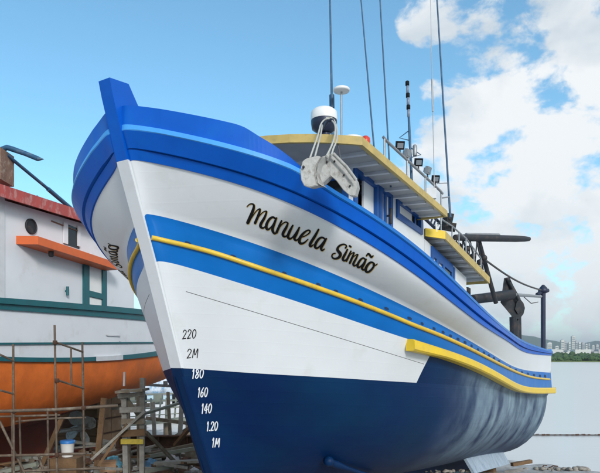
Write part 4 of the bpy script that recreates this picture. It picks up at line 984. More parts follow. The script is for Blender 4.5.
# ================================================================== ORANGE BOAT
TH2 = R(17.5); A2 = (math.sin(TH2), math.cos(TH2)); Q2 = (math.cos(TH2), -math.sin(TH2)); O2 = (-5.25, 10.5)
def OF(s, b, z): return Vector((O2[0]+A2[0]*s+Q2[0]*b, O2[1]+A2[1]*s+Q2[1]*b, z))
def hit_o(x, y, b=0.0):
    k = (x-300)/600; s = (k*(O2[1]+Q2[1]*b)-O2[0]-Q2[0]*b)/(A2[0]-k*A2[1]); return s, -(y-357)/600*(O2[1]+A2[1]*s+Q2[1]*b)
def build_orange():
    t = thing('fishing_boat', OF(1, -2, -2.2), 'orange bottomed white fishing boat with teal rails and red roof edge, behind scaffolding', 'boat')
    SE = 9.8
    ss = np.concatenate([np.linspace(-9, -2, 12), np.linspace(-1.5, 8.4, 34), np.linspace(8.6, SE, 10)])
    def z_at(pts, s):       # a line read along the port side
        q = [hit_o(x, y) for x, y in pts]; return np.interp(s, [a for a, _ in q], [b for _, b in q])
    def ext(pts):
        def f(s):
            q = sorted(hit_o(x, y) for x, y in pts); a = np.array([k[0] for k in q]); b = np.array([k[1] for k in q])
            p = np.polyfit(a, b, 2 if len(q) > 3 else 1)
            r = np.polyval(p, np.clip(s, -3, 5.4)); 
            return r+np.where(s < -3, .03*(-3-s), 0)
        return f
    rail = ext([(0, 298), (60, 302), (100, 306), (139, 309.2)]); railb = ext([(0, 309.5), (60, 313.5), (100, 317), (139, 319.8)])
    l1 = ext([(0, 342.2), (80, 342.8), (150, 341.6)]); l2 = ext([(0, 356.5), (60, 357.5), (110, 356), (160, 350.8)]); l2b = ext([(0, 361), (60, 362), (110, 360), (160, 355.5)])
    bow = np.interp(ss, [-9, -7.5, -5, -2], [1.9, .9, .25, 0])
    quarter = spl([-9, 3, 4.5, 6, 7.5, 8.6, 9.3, 9.8], [0, 0, .02, .16, .52, 1.0, 1.45, 1.93], ss)
    inb = bow+quarter
    def line(zf, o=0.0): return [OF(s, o-i, z) for s, i, z in zip(ss, inb, zf(ss))]
    rail_lo = lambda s: l2b(s)
    def plank(ra, rb, m, name, o=0.0, nv=3):
        mb = MB(); mb.grid([[Vector(a).lerp(b, v) for a, b in zip(line(ra, o), line(rb, o))] for v in np.linspace(0, 1, nv)], 0, True)
        mb.grid([[OF(s, -4+i-o, z) for s, i, z in zip(ss, inb, f(ss))] for f in (ra, rb)], 0, True, flip=True); return mb.obj(name, m, t)
    plank(railb, l2, M['boat_white'], 'bulwark', 0, 5)
    def railing(fa, fb, o, m, name):
        mb = MB(); a0, a1, b1, b0 = line(fa, -.02), line(fa, o), line(fb, o), line(fb, -.02)
        mb.grid([a0, a1, b1, b0], 0, False)
        a0, a1, b1, b0 = [[OF(s, -4+i-k, z) for s, i, z in zip(ss, inb, f(ss))] for f, k in ((fa, -.02), (fa, o), (fb, o), (fb, -.02))]
        mb.grid([a0, a1, b1, b0], 0, False, flip=True); return mb.obj(name, m, t)
    railing(lambda s: rail(s), lambda s: rail(s)*.5+railb(s)*.5, .09, M['teal'], 'cap_rail'); railing(lambda s: rail(s)*.5+railb(s)*.5, railb, .04, M['teal'], 'rail_board')
    railing(l1, lambda s: l1(s)-.035, .035, M['teal'], 'bead_rail')
    railing(l2, l2b, .05, M['teal'], 'rub_rail')
    # grey scraped length in the rub rail
    a = hit_o(94, 358)[0]; b = hit_o(121, 358)[0]; sq = np.linspace(a, b, 6); mb = MB()
    mb.grid([[OF(s, .056, z) for s, z in zip(sq, l2(sq)+.004)], [OF(s, .056, z) for s, z in zip(sq, l2b(sq)-.004)]]); mb.grid([[OF(s, .0, z) for s, z in zip(sq, l2(sq)+.004)], [OF(s, .056, z) for s, z in zip(sq, l2(sq)+.004)]]); mb.obj('scraped_rail', M['grey_white'], t)
    # bottom
    zb = lambda s: np.interp(s, [-9, -4, 0, 2, 3, 4, 5, 6.2, 7.8, 9.3, 9.8], [-1.5, -1.9, -1.85, -1.68, -1.54, -1.4, -1.22, -1.05, -.83, -.48, -.25])
    fr = [(0, 0), (.15, .008), (.3, .025), (.45, .07), (.6, .16), (.74, .34), (.85, .56), (.93, .8), (1, 1)]
    mb = MB(); rows = []
    for side in (0, 1):
        rows = []
        for (fz, fb) in fr:
            r = []
            for s, i, zt_ in zip(ss, inb, l2b(ss)):
                half = 2-i; d = half*(1-fb); z = zt_+(zb(s)-zt_)*fz
                r.append(OF(s, -2+d if side == 0 else -2-d, z))
            rows.append(r)
        mb.grid(rows[:6], 0, True, flip=side == 1); mb.grid(rows[5:], 1, True, flip=side == 1)
    mb.obj('bottom', [M['orange'], M['rust_red']], t)
    mb = MB(); mb.grid([[OF(s, -i, z) for s, i, z in zip(ss, inb, railb(ss))], [OF(s, -4+i, z) for s, i, z in zip(ss, inb, railb(ss))]], 0, False, flip=True); mb.obj('deck', M['grey_white'], t)
    # deadwood keel, rudder, propeller
    mb = MB(); mb.hexa([OF(-8, -2.12, -2.5), OF(3.5, -2.12, -2.55), OF(3.5, -1.88, -2.55), OF(-8, -1.88, -2.5), OF(-8, -2.12, -1.6), OF(3.9, -2.12, -1.3), OF(3.9, -1.88, -1.3), OF(-8, -1.88, -1.6)])
    mb.hexa([OF(3.502, -2.08, -2.55), OF(6.6, -2.08, -2.55), OF(6.6, -1.92, -2.55), OF(3.502, -1.92, -2.55), OF(3.502, -2.08, -2.38), OF(6.6, -2.08, -2.40), OF(6.6, -1.92, -2.40), OF(3.502, -1.92, -2.38)]); mb.obj('keel', M['rust_red'], t)
    # rudder: vertical boards with straps
    for k in range(2):
        a = 5.55+k*.48; mb = MB(); mb.hexa([OF(a, -2.06, -2.38), OF(a+.46, -2.06, -2.38), OF(a+.46, -1.94, -2.38), OF(a, -1.94, -2.38), OF(a, -2.06, -1.0), OF(a+.46, -2.06, -.94), OF(a+.46, -1.94, -.94), OF(a, -1.94, -1.0)]); mb.obj('rudder_board', M['rudder'], t)
    for z in (-1.35, -1.7, -2.1):
        mb = MB(); mb.hexa([OF(5.53, -2.08, z-.02), OF(6.51, -2.08, z-.02), OF(6.51, -1.92, z-.02), OF(5.53, -1.92, z-.02), OF(5.53, -2.08, z+.02), OF(6.51, -2.08, z+.02), OF(6.51, -1.92, z+.02), OF(5.53, -1.92, z+.02)]); mb.obj('rudder_strap', M['rust'], t)
    pc = OF(4.75, -2, -1.85); ax = Vector((A2[0], A2[1], 0)); mb = MB(); mb.lathe(pc-ax*.35, [(.05, -.5), (.05, .25), (.1, .27), (.1, .45), (.03, .55)], 14, axis=ax); pr = mb.obj('propeller_hub', M['galv'], t)
    for k in range(4):
        an = k*math.pi/2+.5; q = Vector((Q2[0], Q2[1], 0)); u = (q*math.cos(an)+Vector((0, 0, 1))*math.sin(an)); v = ax.cross(u)
        mb = MB(); ring = [pc+u*(.08+.42*r)+(v*w*.17+ax*w*.07) for r, w in ((0, -.4), (.3, -.9), (.7, -1), (1, -.3), (1, .3), (.7, 1), (.3, .9), (0, .4))]
        mb.add(ring+[p+ax*.02 for p in ring], [tuple(range(8)), tuple(range(15, 7, -1))]+[(i, 8+i, 8+(i+1) % 8, (i+1) % 8) for i in range(8)]); mb.obj('propeller_blade', M['galv'], pr)
    # deckhouse
    HB = -.03; S0 = hit_o(3.5, 250, HB)[0]; S1 = 4.2; zr = lambda s: float(rail(s))-.05
    def roofz(s): a, za = hit_o(0, 190, HB); b, zb_ = hit_o(73, 213, HB); return za+(zb_-za)*(s-a)/(b-a)
    def ob(mb, s0, s1, b0, b1, z0, z1, m=0): return mb.hexa([OF(s0, b0, z0[0]), OF(s1, b0, z0[1]), OF(s1, b1, z0[1]), OF(s0, b1, z0[0]), OF(s0, b0, z1[0]), OF(s1, b0, z1[1]), OF(s1, b1, z1[1]), OF(s0, b1, z1[0])], m)
    for (b0, b1) in ((HB-.06, HB), (-4-HB, -4-HB+.06)):
        mb = MB(); ob(mb, S0, S1, b0, b1, (zr(S0), zr(S1)), (roofz(S0)-.16, roofz(S1)-.16)); mb.obj('deckhouse_wall', M['boat_white'], t)
    mb = MB(); ob(mb, S0, S0+.06, -4-HB+.06, HB-.06, (zr(S0), zr(S0)), (roofz(S0)-.16,)*2); mb.obj('deckhouse_front', M['boat_white'], t)
    mb = MB(); ob(mb, S1-.06, S1, -4-HB+.06, HB-.06, (zr(S1), zr(S1)), (roofz(S1)-.16,)*2); mb.obj('deckhouse_back', M['boat_white'], t)
    mb = MB(); ob(mb, S0-.12, S0, HB-.02, HB+.03, (zr(S0), zr(S0)), (roofz(S0)-.12,)*2); mb.obj('corner_board', M['grey_white'], t)
    e = 1.5
    mb = MB(); ob(mb, S0-e, S1+.3, -4.22, .22, (roofz(S0-e)-.05, roofz(S1+.3)-.05), (roofz(S0-e), roofz(S1+.3))); rf = mb.obj('roof', M['red_roof'], t)
    n = 26; ds = (S1+.3-S0+e)/n
    mb = MB(); ob(mb, S0-e, S1+.3, .222, .255, (roofz(S0-e)-.20, roofz(S1+.3)-.20), (roofz(S0-e)+.01, roofz(S1+.3)+.01)); mb.obj('roof_fascia', M['red_roof'], rf)
    for k in range(6):
        s = S0-.4+k*.8; mb = MB(); ob(mb, s, s+.07, -4.1, .2, (roofz(s)-.13, roofz(s)-.13), (roofz(s)-.052, roofz(s)-.052)); mb.obj('roof_beam', M['rust_red'], rf)
    # porthole
    s, z = hit_o(31, 226.5, HB+.01); c = OF(s, HB+.0, z); ax2 = Vector((Q2[0], Q2[1], 0))
    mb = MB(); mb.lathe(c, [(.145, -.0), (.145, .03), (.125, .035), (.12, .012)], 28, axis=ax2); ph = mb.obj('porthole_rim', M['dark_steel'], t)
    mb = MB(); mb.lathe(c+ax2*.004, [(.12, 0), (.10, .006)], 28, axis=ax2); mb.obj('porthole_glass', M['glass'], ph)
    # orange eyebrow shelf
    s0, z0 = hit_o(33, 239.5, .30); 
    def vz(s): return z0-.05*(s-s0)
    sv0 = hit_o(38, 240, .35)[0]
    mb = MB(); se = 3.0
    pts = [(sv0-.12, HB), (sv0, .35), (se, .35), (se, HB)]; tp = [OF(a, b, vz(a)+.075) for a, b in pts]; lo = [OF(a, b, vz(a)-.075) for a, b in pts]
    pts_in = None
    mb.add(lo+tp, [(0, 1, 2, 3), (7, 6, 5, 4)]+[(i, 4+i, 4+(i+1) % 4, (i+1) % 4) for i in range(4)]); mb.obj('eyebrow_shelf', M['visor'], t)
    s, z = hit_o(52, 248, .2); mb = MB(); mb.lathe(OF(s, .18, vz(s)-.13), [(.03, -.05), (.05, -.03), (.05, .05)], 12); mb.obj('shelf_lamp', M['dark_steel'], t)
    # window above the shelf
    def rect(x0, x1, y0, y1, pr0, pr1, m, name, par):
        a, za = hit_o(x0, y0, HB); b, _ = hit_o(x1, y0, HB); _, zc = hit_o(x0, y1, HB); sl = .06*(b-a)
        mb = MB(); ob(mb, a, b, HB+pr0, HB+pr1, (zc, zc-sl*.8), (za, za-sl)); return mb.obj(name, m, par)
    w = rect(64, 79, 223, 244, .001, .012, M['glass'], 'window', t)
    rect(62.5, 66.5, 222.5, 243, .012, .04, M['boat_white'], 'window_frame', w); rect(76.5, 79, 226, 246, .012, .04, M['boat_white'], 'window_frame', w); rect(51, 79, 220.5, 221.6, .0, .03, M['box_brown'], 'window_hood', w)
    # teal door surround
    for nm, r in (('door_post', (82.3, 87.6, 257.5, 309)), ('door_post', (101, 105.2, 259, 310)), ('door_head', (87.7, 100.9, 258, 264.5)), ('door_rail', (87.7, 100.9, 290.5, 296.3))): rect(*r, .002, .05, M['teal'], nm, t)
    rect(87.8, 100.9, 264.6, 290.4, .001, .018, M['plastic_white'], 'door_panel', t); rect(87.8, 100.9, 296.4, 309, .001, .018, M['plastic_white'], 'door_panel', t)
    s, z = hit_o(65.5, 291, HB); mb = MB(); mb.tube([OF(s, HB+.05, z+.09), OF(s, HB+.05, z-.09)], .03, 8); mb.tube([OF(s, HB-.0, z), OF(s, HB+.05, z)], .02, 8); mb.obj('hand_grip', M['teal'], t)
    s, z = hit_o(108, 337, 0); a, b = OF(s, .0, z+.04), OF(s+.5, .0, z+.04); mb = MB(); mb.tube([a, a+Vector((0, -.08, 0)), b+Vector((0, -.08, 0)), b+Vector((0, -.08, -.12))], .014, 6); mb.obj('step_iron', M['grey_white'], t)
    # box on the roof with crooked pipe and stay
    c = OF(hit_o(-2, 168, -.3)[0], -.3, 0); Y = c.y; top = view(0, 152, Y).z; bot = view(0, 183, Y).z; x1 = view(7.5, 160, Y).x
    mb = MB(); mb.box((x1-.3, Y, (top+bot)/2), (.6, .5, top-bot)); mb.obj('roof_box', M['box_brown'], t)
    mb = MB(); mb.box((x1-.22, Y+.05, bot-.15), (.12, .12, .32)); mb.obj('box_foot', M['grey_white'], t)
    mb = MB(); mb.tube([view(-3, 152, Y), view(2, 149.5, Y), view(7, 147.5, Y), view(12, 149, Y), view(25, 153.5, Y), view(38, 158.8, Y)], [.05, .05, .05, .05, .045, .045], 8); mb.obj('hooked_pipe', M['pole_blue'], t)
    mb = MB(); mb.tube([view(38, 158.8, Y), view(44, 159.3, Y)], [.045, .004], 8); mb.obj('pipe_tip', M['pole_blue'], t)
    mb = MB(); mb.tube([view(7, 155, Y), view(30, 174, Y+.7), view(50, 190.5, Y+1.4)], .032, 8); mb.tube([view(48, 189, Y+1.3), view(71, 208.5, Y+2.2)], .045, 8); mb.obj('stay_pole', M['pole_blue'], t)
    mb = MB(); mb.tube([view(37, 196, 11.6), view(43, 202, 11.9)], .015, 6); mb.tube([view(5, 187, Y), view(22, 196.5, Y+.5)], .01, 5); mb.obj('roof_wire', M['dark_steel'], t)
build_orange()

# ================================================================== SCAFFOLDING, TRESTLE, YARD CLUTTER
def gz(p): return ground_z(p[0], p[1])
def build_scaffold():
    Y = 9.9
    t = thing('scaffolding', view(45, 473, Y), 'rusty tubular scaffolding standing before the orange hull', 'scaffolding')
    def pipe(pts, r=.017, nm='scaffold_pipe'):
        mb = MB(); mb.tube(pts, r, 8); mb.obj(nm, M['pipe'], t)
    def up(x0, y0, x1, Y): 
        a = view(x0, y0, Y); b = view(x1, 473, Y); g = gz(b); e = a+(b-a)*((g-.1-a.z)/(b.z-a.z)); pipe([a, e], .019)
    up(54.6, 325, 57, Y); up(82.3, 342, 84.5, Y+.5); up(13.2, 344, 14, Y); up(19.5, 415, 21, Y+.6); up(47.5, 408, 48.5, Y+1); up(12, 412, 12.5, Y+.9)
    pipe([view(55, 342, Y), view(83, 352, Y+.5)]); pipe([view(57, 380, Y), view(84, 388.5, Y+.5)]); pipe([view(71, 348, Y+.25), view(71.5, 383, Y+.25)], .016)
    pipe([view(-12, 349, Y-.4), view(14, 361, Y)]); pipe([view(-12, 387, Y-.4), view(14, 394, Y)])
    pipe([view(-10, 411.5, Y-.05), view(58, 409.5, Y-.05), view(118, 405.5, Y+.1)], .027); pipe([view(-10, 416.8, Y+.06), view(60, 415, Y+.06)], .018); pipe([view(16, 421.5, Y+.7), view(52, 418.5, Y+.7), view(86, 417.5, Y+.7)], .018)
    pipe([view(-10, 456, Y+.08), view(86, 453.5, Y+.08)], .022); pipe([view(38, 453.5, Y+.3), view(44, 473, Y+.3)], .022); pipe([view(-2, 418, Y+.2), view(27, 478, Y+.2)], .022); pipe([view(24, 471, Y+.2), view(105, 468, Y+.5)], .022)
    for (x, y) in ((55, 342.5), (57, 380.5), (56, 410), (57, 455), (83.5, 408), (14, 411)):
        mb = MB(); mb.lathe(view(x, y, Y-.02), [(.03, -.035), (.037, -.03), (.037, .03), (.03, .035)], 10); mb.obj('coupler', M['rust'], t)
build_scaffold()
def build_trestle():
    Y = 11.0
    t = thing('trestle', view(133, 473, Y), 'weathered timber trestle with plank rungs standing under the orange stern', 'trestle')
    def post(x0, y0, x1, Y, w=.10, m=M['wood2']):
        a = view(x0, y0, Y); b = view(x1, 473, Y); g = gz(b)-.1; e = a+(b-a)*((g-a.z)/(b.z-a.z)); mb = MB(); mb.beam(a, e, w, w*.8, (0, 1, 0)); mb.obj('post', m, t)
    post(124, 389, 126, Y, .09); post(142.5, 378, 142, Y, .085); post(139, 389, 140, Y+.7, .09, M['wood']); post(127, 392, 128.5, Y+.7, .09, M['wood'])
    def rung(x0, y0, x1, y1, Yd=0, w=.07, h=.10, m=M['wood2'], nm='rung'):
        mb = MB(); mb.beam(view(x0, y0, Y+Yd), view(x1, y1, Y+Yd), w, h); mb.obj(nm, m, t)
    rung(119, 391.5, 146, 389.5, -.09, .5, .045, M['wood'], 'platform'); rung(118, 396, 145, 393.5, -.09, .06, .08)
    rung(120, 410, 145, 409, -.09, m=M['wood2']); rung(122, 421.5, 145, 421, -.08, m=M['wood']); rung(122, 433.5, 145, 432, -.08, .06, .12, m=M['wood3']); rung(121, 441.5, 143.5, 441.5, -.09, .05, .09, M['yellow_wood'])
    rung(119, 394, 124.5, 401, -.02, .05, .08); mb = MB(); mb.beam(view(126, 398, Y+.08), view(142, 420, Y+.08), .05, .07); mb.obj('brace', M['wood'], t)
    rung(124, 386, 124.4, 372, .0, .03, .03, M['grey_white'], 'stake')
    for (pts, w, m, lab) in (([(92, 459), (145, 411)], .13, M['wood2'], 'long grey plank leaning up to the left side of the trestle'), ([(98, 466), (127, 424)], .10, M['wood3'], 'dark brown plank leaning beneath the long grey plank'), ([(143, 414), (200, 397)], .12, M['pier'], 'pale plank sloping from the trestle top towards the blue stem'),
                        ([(146, 432), (176, 463)], .06, M['wood'], 'thin brown pole leaning down to the right from the trestle'), ([(192, 425), (175, 445)], .07, M['wood3'], 'short dark pole leaning beside the blue stem')):
        a, b = view(*pts[0], Y-.25), view(*pts[1], Y-.15)
        if pts[0][0] > 100 and pts[1][0] > 145: a, b = view(*pts[0], Y+.5), view(*pts[1], Y+1.2)
        mb = MB(); mb.beam(a, b, w, .045 if w > .08 else .06); tag(mb.obj('plank', m), lab, 'plank')
build_trestle()
def build_yard():
    for (x0, y0, x1, y1, Y, w, m, lab) in ((104, 398, 96, 474, 12.6, .11, 'wood3', 'dark timber prop wedged under the orange stern left of the trestle'), (153, 402, 156, 470, 15.2, .09, 'wood2', 'upright grey timber prop right of the trestle, nearest to it'), (168, 392, 172, 470, 16.0, .08, 'wood', 'slim brown timber prop midway between trestle and blue stem'),
          (182, 400, 178, 468, 14.6, .10, 'wood2', 'grey timber prop close to the blue stem'), (112, 408, 150, 405, 15.5, .10, 'wood2', 'long level grey timber passing behind the trestle'), (146, 418, 196, 424, 15.8, .09, 'wood', 'brown level timber sagging towards the blue stem'), (150, 452, 188, 428, 14.9, .07, 'wood2', 'grey timber brace rising to the right behind the rubbish'),
          (40, 470, 62, 418, 12.0, .09, 'wood3', 'dark timber shore leaning against the keel of the orange boat')):
        a, b = view(x0, y0, Y), view(x1, y1, Y-.2); mb = MB(); mb.beam(a, b, w, w*.7, (0, 1, .1)); tag(mb.obj('timber_prop', M[m]), lab, 'timber')
    # rusty beam on blocks
    a, b = view(116, 442, 13.5), view(200, 441, 14.4); mb = MB()
    mb.beam(a+Vector((0, 0, .13)), b+Vector((0, 0, .13)), .2, .03); mb.beam(a-Vector((0, 0, .13)), b-Vector((0, 0, .13)), .2, .03); mb.beam(a, b, .03, .235)
    for k in (.15, .5, .85): p = a.lerp(b, k); mb.box((p.x, p.y-.05, p.z), (.02, .1, .235))
    tag(mb.obj('steel_beam', M['rust']), 'dark rusty steel beam lying level across the yard behind the trestle', 'beam')
    for k, lab in ((.1, 'stacked timber block holding the left end of the rusty beam'), (.9, 'stacked timber block holding the right end of the rusty beam')):
        p = a.lerp(b, k); g = gz(p)-.1; mb = MB(); h = p.z-.146-g
        for j in range(3): mb.box((p.x, p.y, g+h*(j+.5)/3), (.4-.03*j, .45, h/3-.006), Matrix.Rotation(.1*j, 3, 'Z'))
        tag(mb.obj('timber_block', M['wood']), lab, 'timber block')
    # bucket under the orange hull
    p = view(67.5, 449, 11.2); mb = MB(); mb.lathe((p.x, p.y, p.z-.14), [(.10, 0), (.125, .24), (.13, .25)], 18); t = thing('bucket', (p.x, p.y, p.z-.14), 'white bucket with a blue band below the propeller of the orange boat', 'bucket')
    mb.obj('pail', M['plastic_white'], t); mb = MB(); mb.lathe((p.x, p.y, p.z+.111), [(.133, 0), (.135, .05), (.12, .055)], 18); mb.obj('rim', mat('blue_plastic', (.03, .2, .55), .4), t)
    g = gz(p); mb = MB(); mb.box((p.x, p.y, (g+p.z-.14)/2-.005), (.5, .45, p.z-.14-g)); tag(mb.obj('crate', M['wood3']), 'dark timber crate under the white bucket', 'crate')
    t = thing('timber_stack', (-6.6, 18.2, ground_z(-6.6, 18.2)), 'dark stack of heavy timbers on the yard behind the propeller', 'timber stack')
    rr = random.Random(4)
    for j in range(8):
        for k in range(3):
            x0, Y0 = -7.9+rr.uniform(-.25, .1), 17.7+k*.42; z = ground_z(-6.6, 18)-.05+j*.255; q = MB(); q.beam((x0, Y0, z+.12), (x0+2.1+rr.uniform(-.2, .25), Y0+rr.uniform(-.1, .1), z+.12), .36, .24); q.obj('timber', M['wood3'] if (j+k) % 3 else M['rust'], t)
    # loose boards and offcuts in the yard
    mats = [M['wood'], M['wood2'], M['wood3'], M['pier'], M['wood2'], M['rust']]
    r = random.Random(11)
    for i in range(120):
        x = r.uniform(-5, 212) if i < 95 else r.uniform(88, 205); Y = r.uniform(10.5, 19); X = (x-300)/600*Y
        g = ground_z(X, Y); h = r.uniform(.02, .42 if 85 < x else .2)*(1.25 if Y < 14 else 1); L = r.uniform(.4, 1.8); an = r.uniform(-1.0, 1.0) if r.random() < .7 else r.uniform(-1.6, 1.6); tl = r.uniform(-.25, .25)
        d = Vector((math.cos(an)*math.cos(tl), math.sin(an)*math.cos(tl), math.sin(tl)))*L/2; c = Vector((X, Y, g+h))
        mb = MB(); mb.beam(c-d, c+d, r.uniform(.05, .2), r.uniform(.025, .08)); km = r.randrange(6); kn = ('weathered brown', 'silver grey', 'dark brown', 'pale green grey', 'silver grey', 'rust coloured')[km]; tag(mb.obj('board', mats[km]), kn+' loose board lying in the yard rubbish beneath the hulls', 'board', kn+' loose boards in the yard')
    mb = MB(); ico = bmesh.new(); bmesh.ops.create_icosphere(ico, subdivisions=1, radius=1); iv = [v.co.copy() for v in ico.verts]; iff = [[v.index for v in f.verts] for f in ico.faces]; ico.free()
    for i in range(1500):
        x = r.uniform(-10, 225); Y = r.uniform(9.5, 24); X = (x-300)/600*Y; g = ground_z(X, Y); s = r.uniform(.03, .11); q = Matrix.Rotation(r.uniform(0, 3), 3, 'Z')
        hh = r.uniform(0, .28) if 80 < x < 210 and Y < 16 else .02
        mb.add([q @ Vector((v.x*s*r.uniform(.6, 1.5), v.y*s*r.uniform(.6, 1.4), v.z*s*r.uniform(.4, .9)))+Vector((X, Y, g+hh)) for v in iv], iff, r.randrange(4))
    o = mb.obj('yard_rubble', [M['stone'], M['wood3'], M['rust'], M['grey_white']], kind='stuff'); tag(o, 'broken rubble and scraps strewn over the yard ground', 'rubble')
    # crumpled sheets and boxes
    def heap(x, y, Y, w, h, m, name, lab, cat):
        c = view(x, y, Y); mb = MB(); rows = []; n = 11
        for i in range(n):
            rw = []
            for j in range(n):
                u, v = i/(n-1)*2-1, j/(n-1)*2-1; e = max(0, 1-(u*u+v*v)**.8); rw.append((c.x+u*w/2+r.uniform(-.05, .05)*w, Y+v*w*.4, c.z-h+h*1.15*e**.7+r.uniform(-.12, .12)*h))
            rows.append(rw)
        mb.grid(rows, 0, False); tag(mb.obj(name, m), lab, cat)
    heap(172, 457, 13, .55, .34, mat('pale_sheet', (.55, .56, .58), .6, var=.15), 'plastic_sheet', 'crumpled pale plastic sheet in the rubbish beside the blue stem', 'sheet')
    heap(151, 460, 12.5, .5, .3, mat('blue_sheet', (.10, .25, .42), .6, var=.15), 'plastic_sheet', 'crumpled blue sheet in the rubbish right of the trestle', 'sheet')
    heap(112, 456, 12.2, .45, .3, mat('cyan_sheet', (.15, .42, .55), .6, var=.15), 'plastic_sheet', 'crumpled light blue sheet under the leaning planks', 'sheet')
    for (x, y, Y, w, m, lab) in ((165, 466, 11.6, .32, M['wood'], 'brown box in the rubbish left of the blue stem'), (108, 462, 11.5, .3, M['rudder'], 'tan box below the rudder of the orange boat'), (183, 462, 12.4, .3, M['box_brown'], 'flaking brown box nearest the foot of the blue stem')):
        p = view(x, y, Y); g = gz(p); mb = MB(); mb.box((p.x, p.y, (p.z+g)/2), (w, w*.9, p.z-g), Matrix.Rotation(.3, 3, 'Z')); mb.box((p.x, p.y, p.z+.012), (w*1.06, w*.95, .02), Matrix.Rotation(.3, 3, 'Z')); tag(mb.obj('wooden_box', m), lab, 'box')
build_yard()

# jetty and moored boat behind, on the water
def build_back():
    t = thing('jetty', view(150, 425, 26), 'pale weathered jetty with railings over the bright water, behind the trestle', 'jetty')
    r = random.Random(5)
    def bar(x0, y0, x1, y1, Ya, Yb, w, h, nm): mb = MB(); mb.beam(view(x0, y0, Ya), view(x1, y1, Yb), w, h); mb.obj(nm, M['pier'], t)
    bar(95, 427.5, 215, 416, 24, 26, .5, .13, 'deck_edge'); bar(95, 410.5, 215, 405.5, 24, 26, .08, .06, 'handrail'); bar(95, 402.5, 215, 399, 25, 27, .2, .07, 'upper_beam'); bar(118, 395.2, 215, 392.5, 26, 28, .15, .07, 'upper_beam')
    bar(95, 419, 215, 411, 24, 26, .04, .035, 'mid_rail')
    for i in range(16):
        k = i/15; x = 97+116*k; Y = 24+2*k; mb = MB(); a = view(x, 399+(397-399)*k, Y+.2); b = view(x, 427.5-11*k, Y+.05); mb.beam(a+Vector((r.uniform(-.1, .1), 0, 0)), b, .06 if i % 3 else .13, .08, (0, 1, 0)); mb.obj('jetty_post', M['pier'], t)
    for i in range(6):
        k = i/5; x = 100+110*k; Y = 24.3+2*k; b = view(x, 427-11*k, Y); mb = MB(); mb.tube([(b.x, b.y, b.z), (b.x, b.y, WATER-.6)], .11, 8); mb.obj('pile', M['wood'], t)
    for i in range(7):
        x = 100+15*i+r.uniform(-3, 3); Y = 26.5; mb = MB(); p = view(x, 399, Y); mb.box((p.x, p.y, p.z), (r.uniform(.3, .6), .3, r.uniform(.25, .45))); mb.obj('jetty_locker', M['dark' if i % 2 else 'pier'], t)
    # moored boat with blue and white wheelhouse cover
    c = view(163, 396, 34); t2 = thing('moored_boat', (c.x, c.y, WATER), 'distant moored boat under a blue and white patterned cover, behind the jetty', 'boat')
    mb = MB(); n = 13; rows = []
    for i in range(n):
        u = -1+2*i/(n-1); w = 1.1*math.sqrt(max(1-abs(u)**3, .02)); rows.append([(c.x+u*3.2, c.y-w, WATER+1.25+.25*u*u), (c.x+u*3.1, c.y-w*.8, WATER+.3), (c.x+u*3, c.y, WATER-.3), (c.x+u*3.1, c.y+w*.8, WATER+.3), (c.x+u*3.2, c.y+w, WATER+1.25+.25*u*u), (c.x+u*3.2, c.y-w, WATER+1.25+.25*u*u)])
    mb.grid(rows, 0, True); mb.obj('hull', M['boat_white'], t2)
    mb = MB(); rows = []
    for i in range(11):
        u = i/10; x = 139+46*u; top = 366+18*abs(u-.55)**1.2; rows.append([view(x, 396, 33), view(x+r.uniform(-.6, .6), top+4+r.uniform(-1, 1), 33.2), view(x, top+r.uniform(-1, 1), 33.8), view(x, top+3, 35), view(x, 396, 35.2)])
    mb.grid(rows, 0, False); mb.obj('cover', M['tarp'], t2)
    mb = MB(); mb.beam(view(141, 384.5, 32), view(182, 386.5, 32), .12, .14); mb.obj('rail', M['dark_steel'], t2)
    mb = MB(); mb.beam(view(165.5, 385, 32), view(165.5, 381, 32), .2, .2); mb.obj('rail_knob', M['dark_steel'], t2)
build_back()

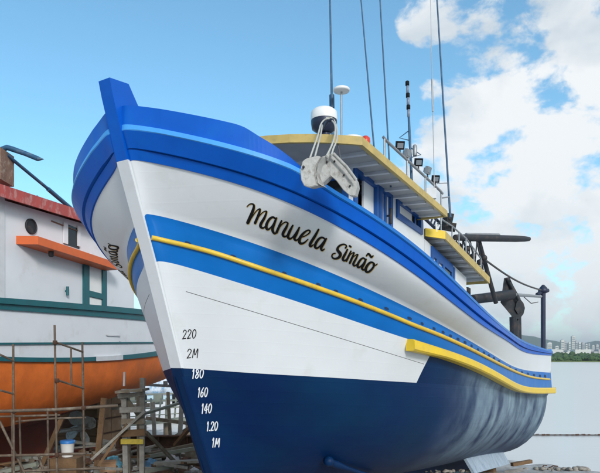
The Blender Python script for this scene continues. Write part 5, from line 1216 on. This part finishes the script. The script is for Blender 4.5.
# ramp end and stones at the water's edge, right
def build_shore():
    r = random.Random(3)
    mb = MB(); a = view(512, 467.5, 19.3); poly = [view(505, 470, 18.2), view(528, 467, 19.6), view(560, 468, 19.6), (view(590, 470.5, 19.4)), view(592, 480, 17.5), view(540, 490, 16.3), view(500, 486, 16.5)]
    n = len(poly); lo = [p-Vector((0, 0, .5)) for p in poly]; mb.add(poly+lo, [tuple(range(n))]+[(i, (i+1) % n, n+(i+1) % n, n+i) for i in range(n)])
    mb.obj('slipway', M['stone'], kind='structure')
    for i in range(46):
        x = r.uniform(525, 590); p = view(x, 468.2+abs(r.gauss(0, 1.2)), 19.2+r.uniform(-.5, .3)); s = r.uniform(.05, .13); mb = MB()
        mb.lathe(p, [(s*.4, -s*.5), (s*r.uniform(.8, 1.2), -s*.2), (s*r.uniform(.7, 1.1), s*.3), (s*.3, s*.55)], 7, axis=(r.uniform(-.4, .4), r.uniform(-.4, .4), 1)); tag(mb.obj('stone', M['stone']), 'small rough stone on the slipway edge by the water', 'stone', 'stones on the slipway edge')
    for i in range(14):
        x = r.uniform(425, 470); p = view(x, 470+r.uniform(0, 3), 13.2+r.uniform(-.5, .5)); s = r.uniform(.03, .07); mb = MB()
        mb.lathe(p, [(s*.4, -s*.5), (s, -s*.2), (s*r.uniform(.7, 1.1), s*.3), (s*.3, s*.55)], 7, axis=(r.uniform(-.4, .4), r.uniform(-.4, .4), 1)); tag(mb.obj('stone', M['stone']), 'pale stone in the shadow under the navy hull', 'stone', 'stones under the navy hull')
    for (x0, y0, x1, y1, lab) in ((541, 467.5, 547, 465.6, 'short bent rod sticking up from the slipway edge, nearest the hull'), (548, 467.8, 558, 466.2, 'longer bent rod sticking up from the slipway edge')):
        mb = MB(); a = view(x0, y0+1, 19.3); b = view(x1, y1, 19.3); mb.tube([a, a.lerp(b, .5)+Vector((0, 0, .06)), b], .018, 6); tag(mb.obj('rod', M['rust']), lab, 'rod')
    mb = MB(); mb.beam(view(512, 464.5, 17.9), view(531, 461.2, 18.2), .12, .10); tag(mb.obj('baulk', M['wood3']), 'brown timber baulk beneath the bilge plate at the stern', 'timber')
build_shore()

# ================================================================== AIR
def build_haze():
    m = bpy.data.materials.new('haze_air'); m.use_nodes = True; nt = m.node_tree; nt.nodes.clear()
    o = nt.nodes.new('ShaderNodeOutputMaterial'); v = nt.nodes.new('ShaderNodeVolumePrincipled'); v.inputs['Density'].default_value = HAZE; v.inputs['Color'].default_value = (.86, .92, 1, 1); v.inputs['Anisotropy'].default_value = .3
    nt.links.new(v.outputs[0], o.inputs['Volume'])
    mb = MB(); mb.hexa([(-13000, -10000, -9), (13000, -10000, -9), (13000, 15000, -9), (-13000, 15000, -9), (-13000, -10000, 260), (13000, -10000, 260), (13000, 15000, 260), (-13000, 15000, 260)]); mb.obj('haze', m, kind='stuff')
HAZE = .00016
build_haze()
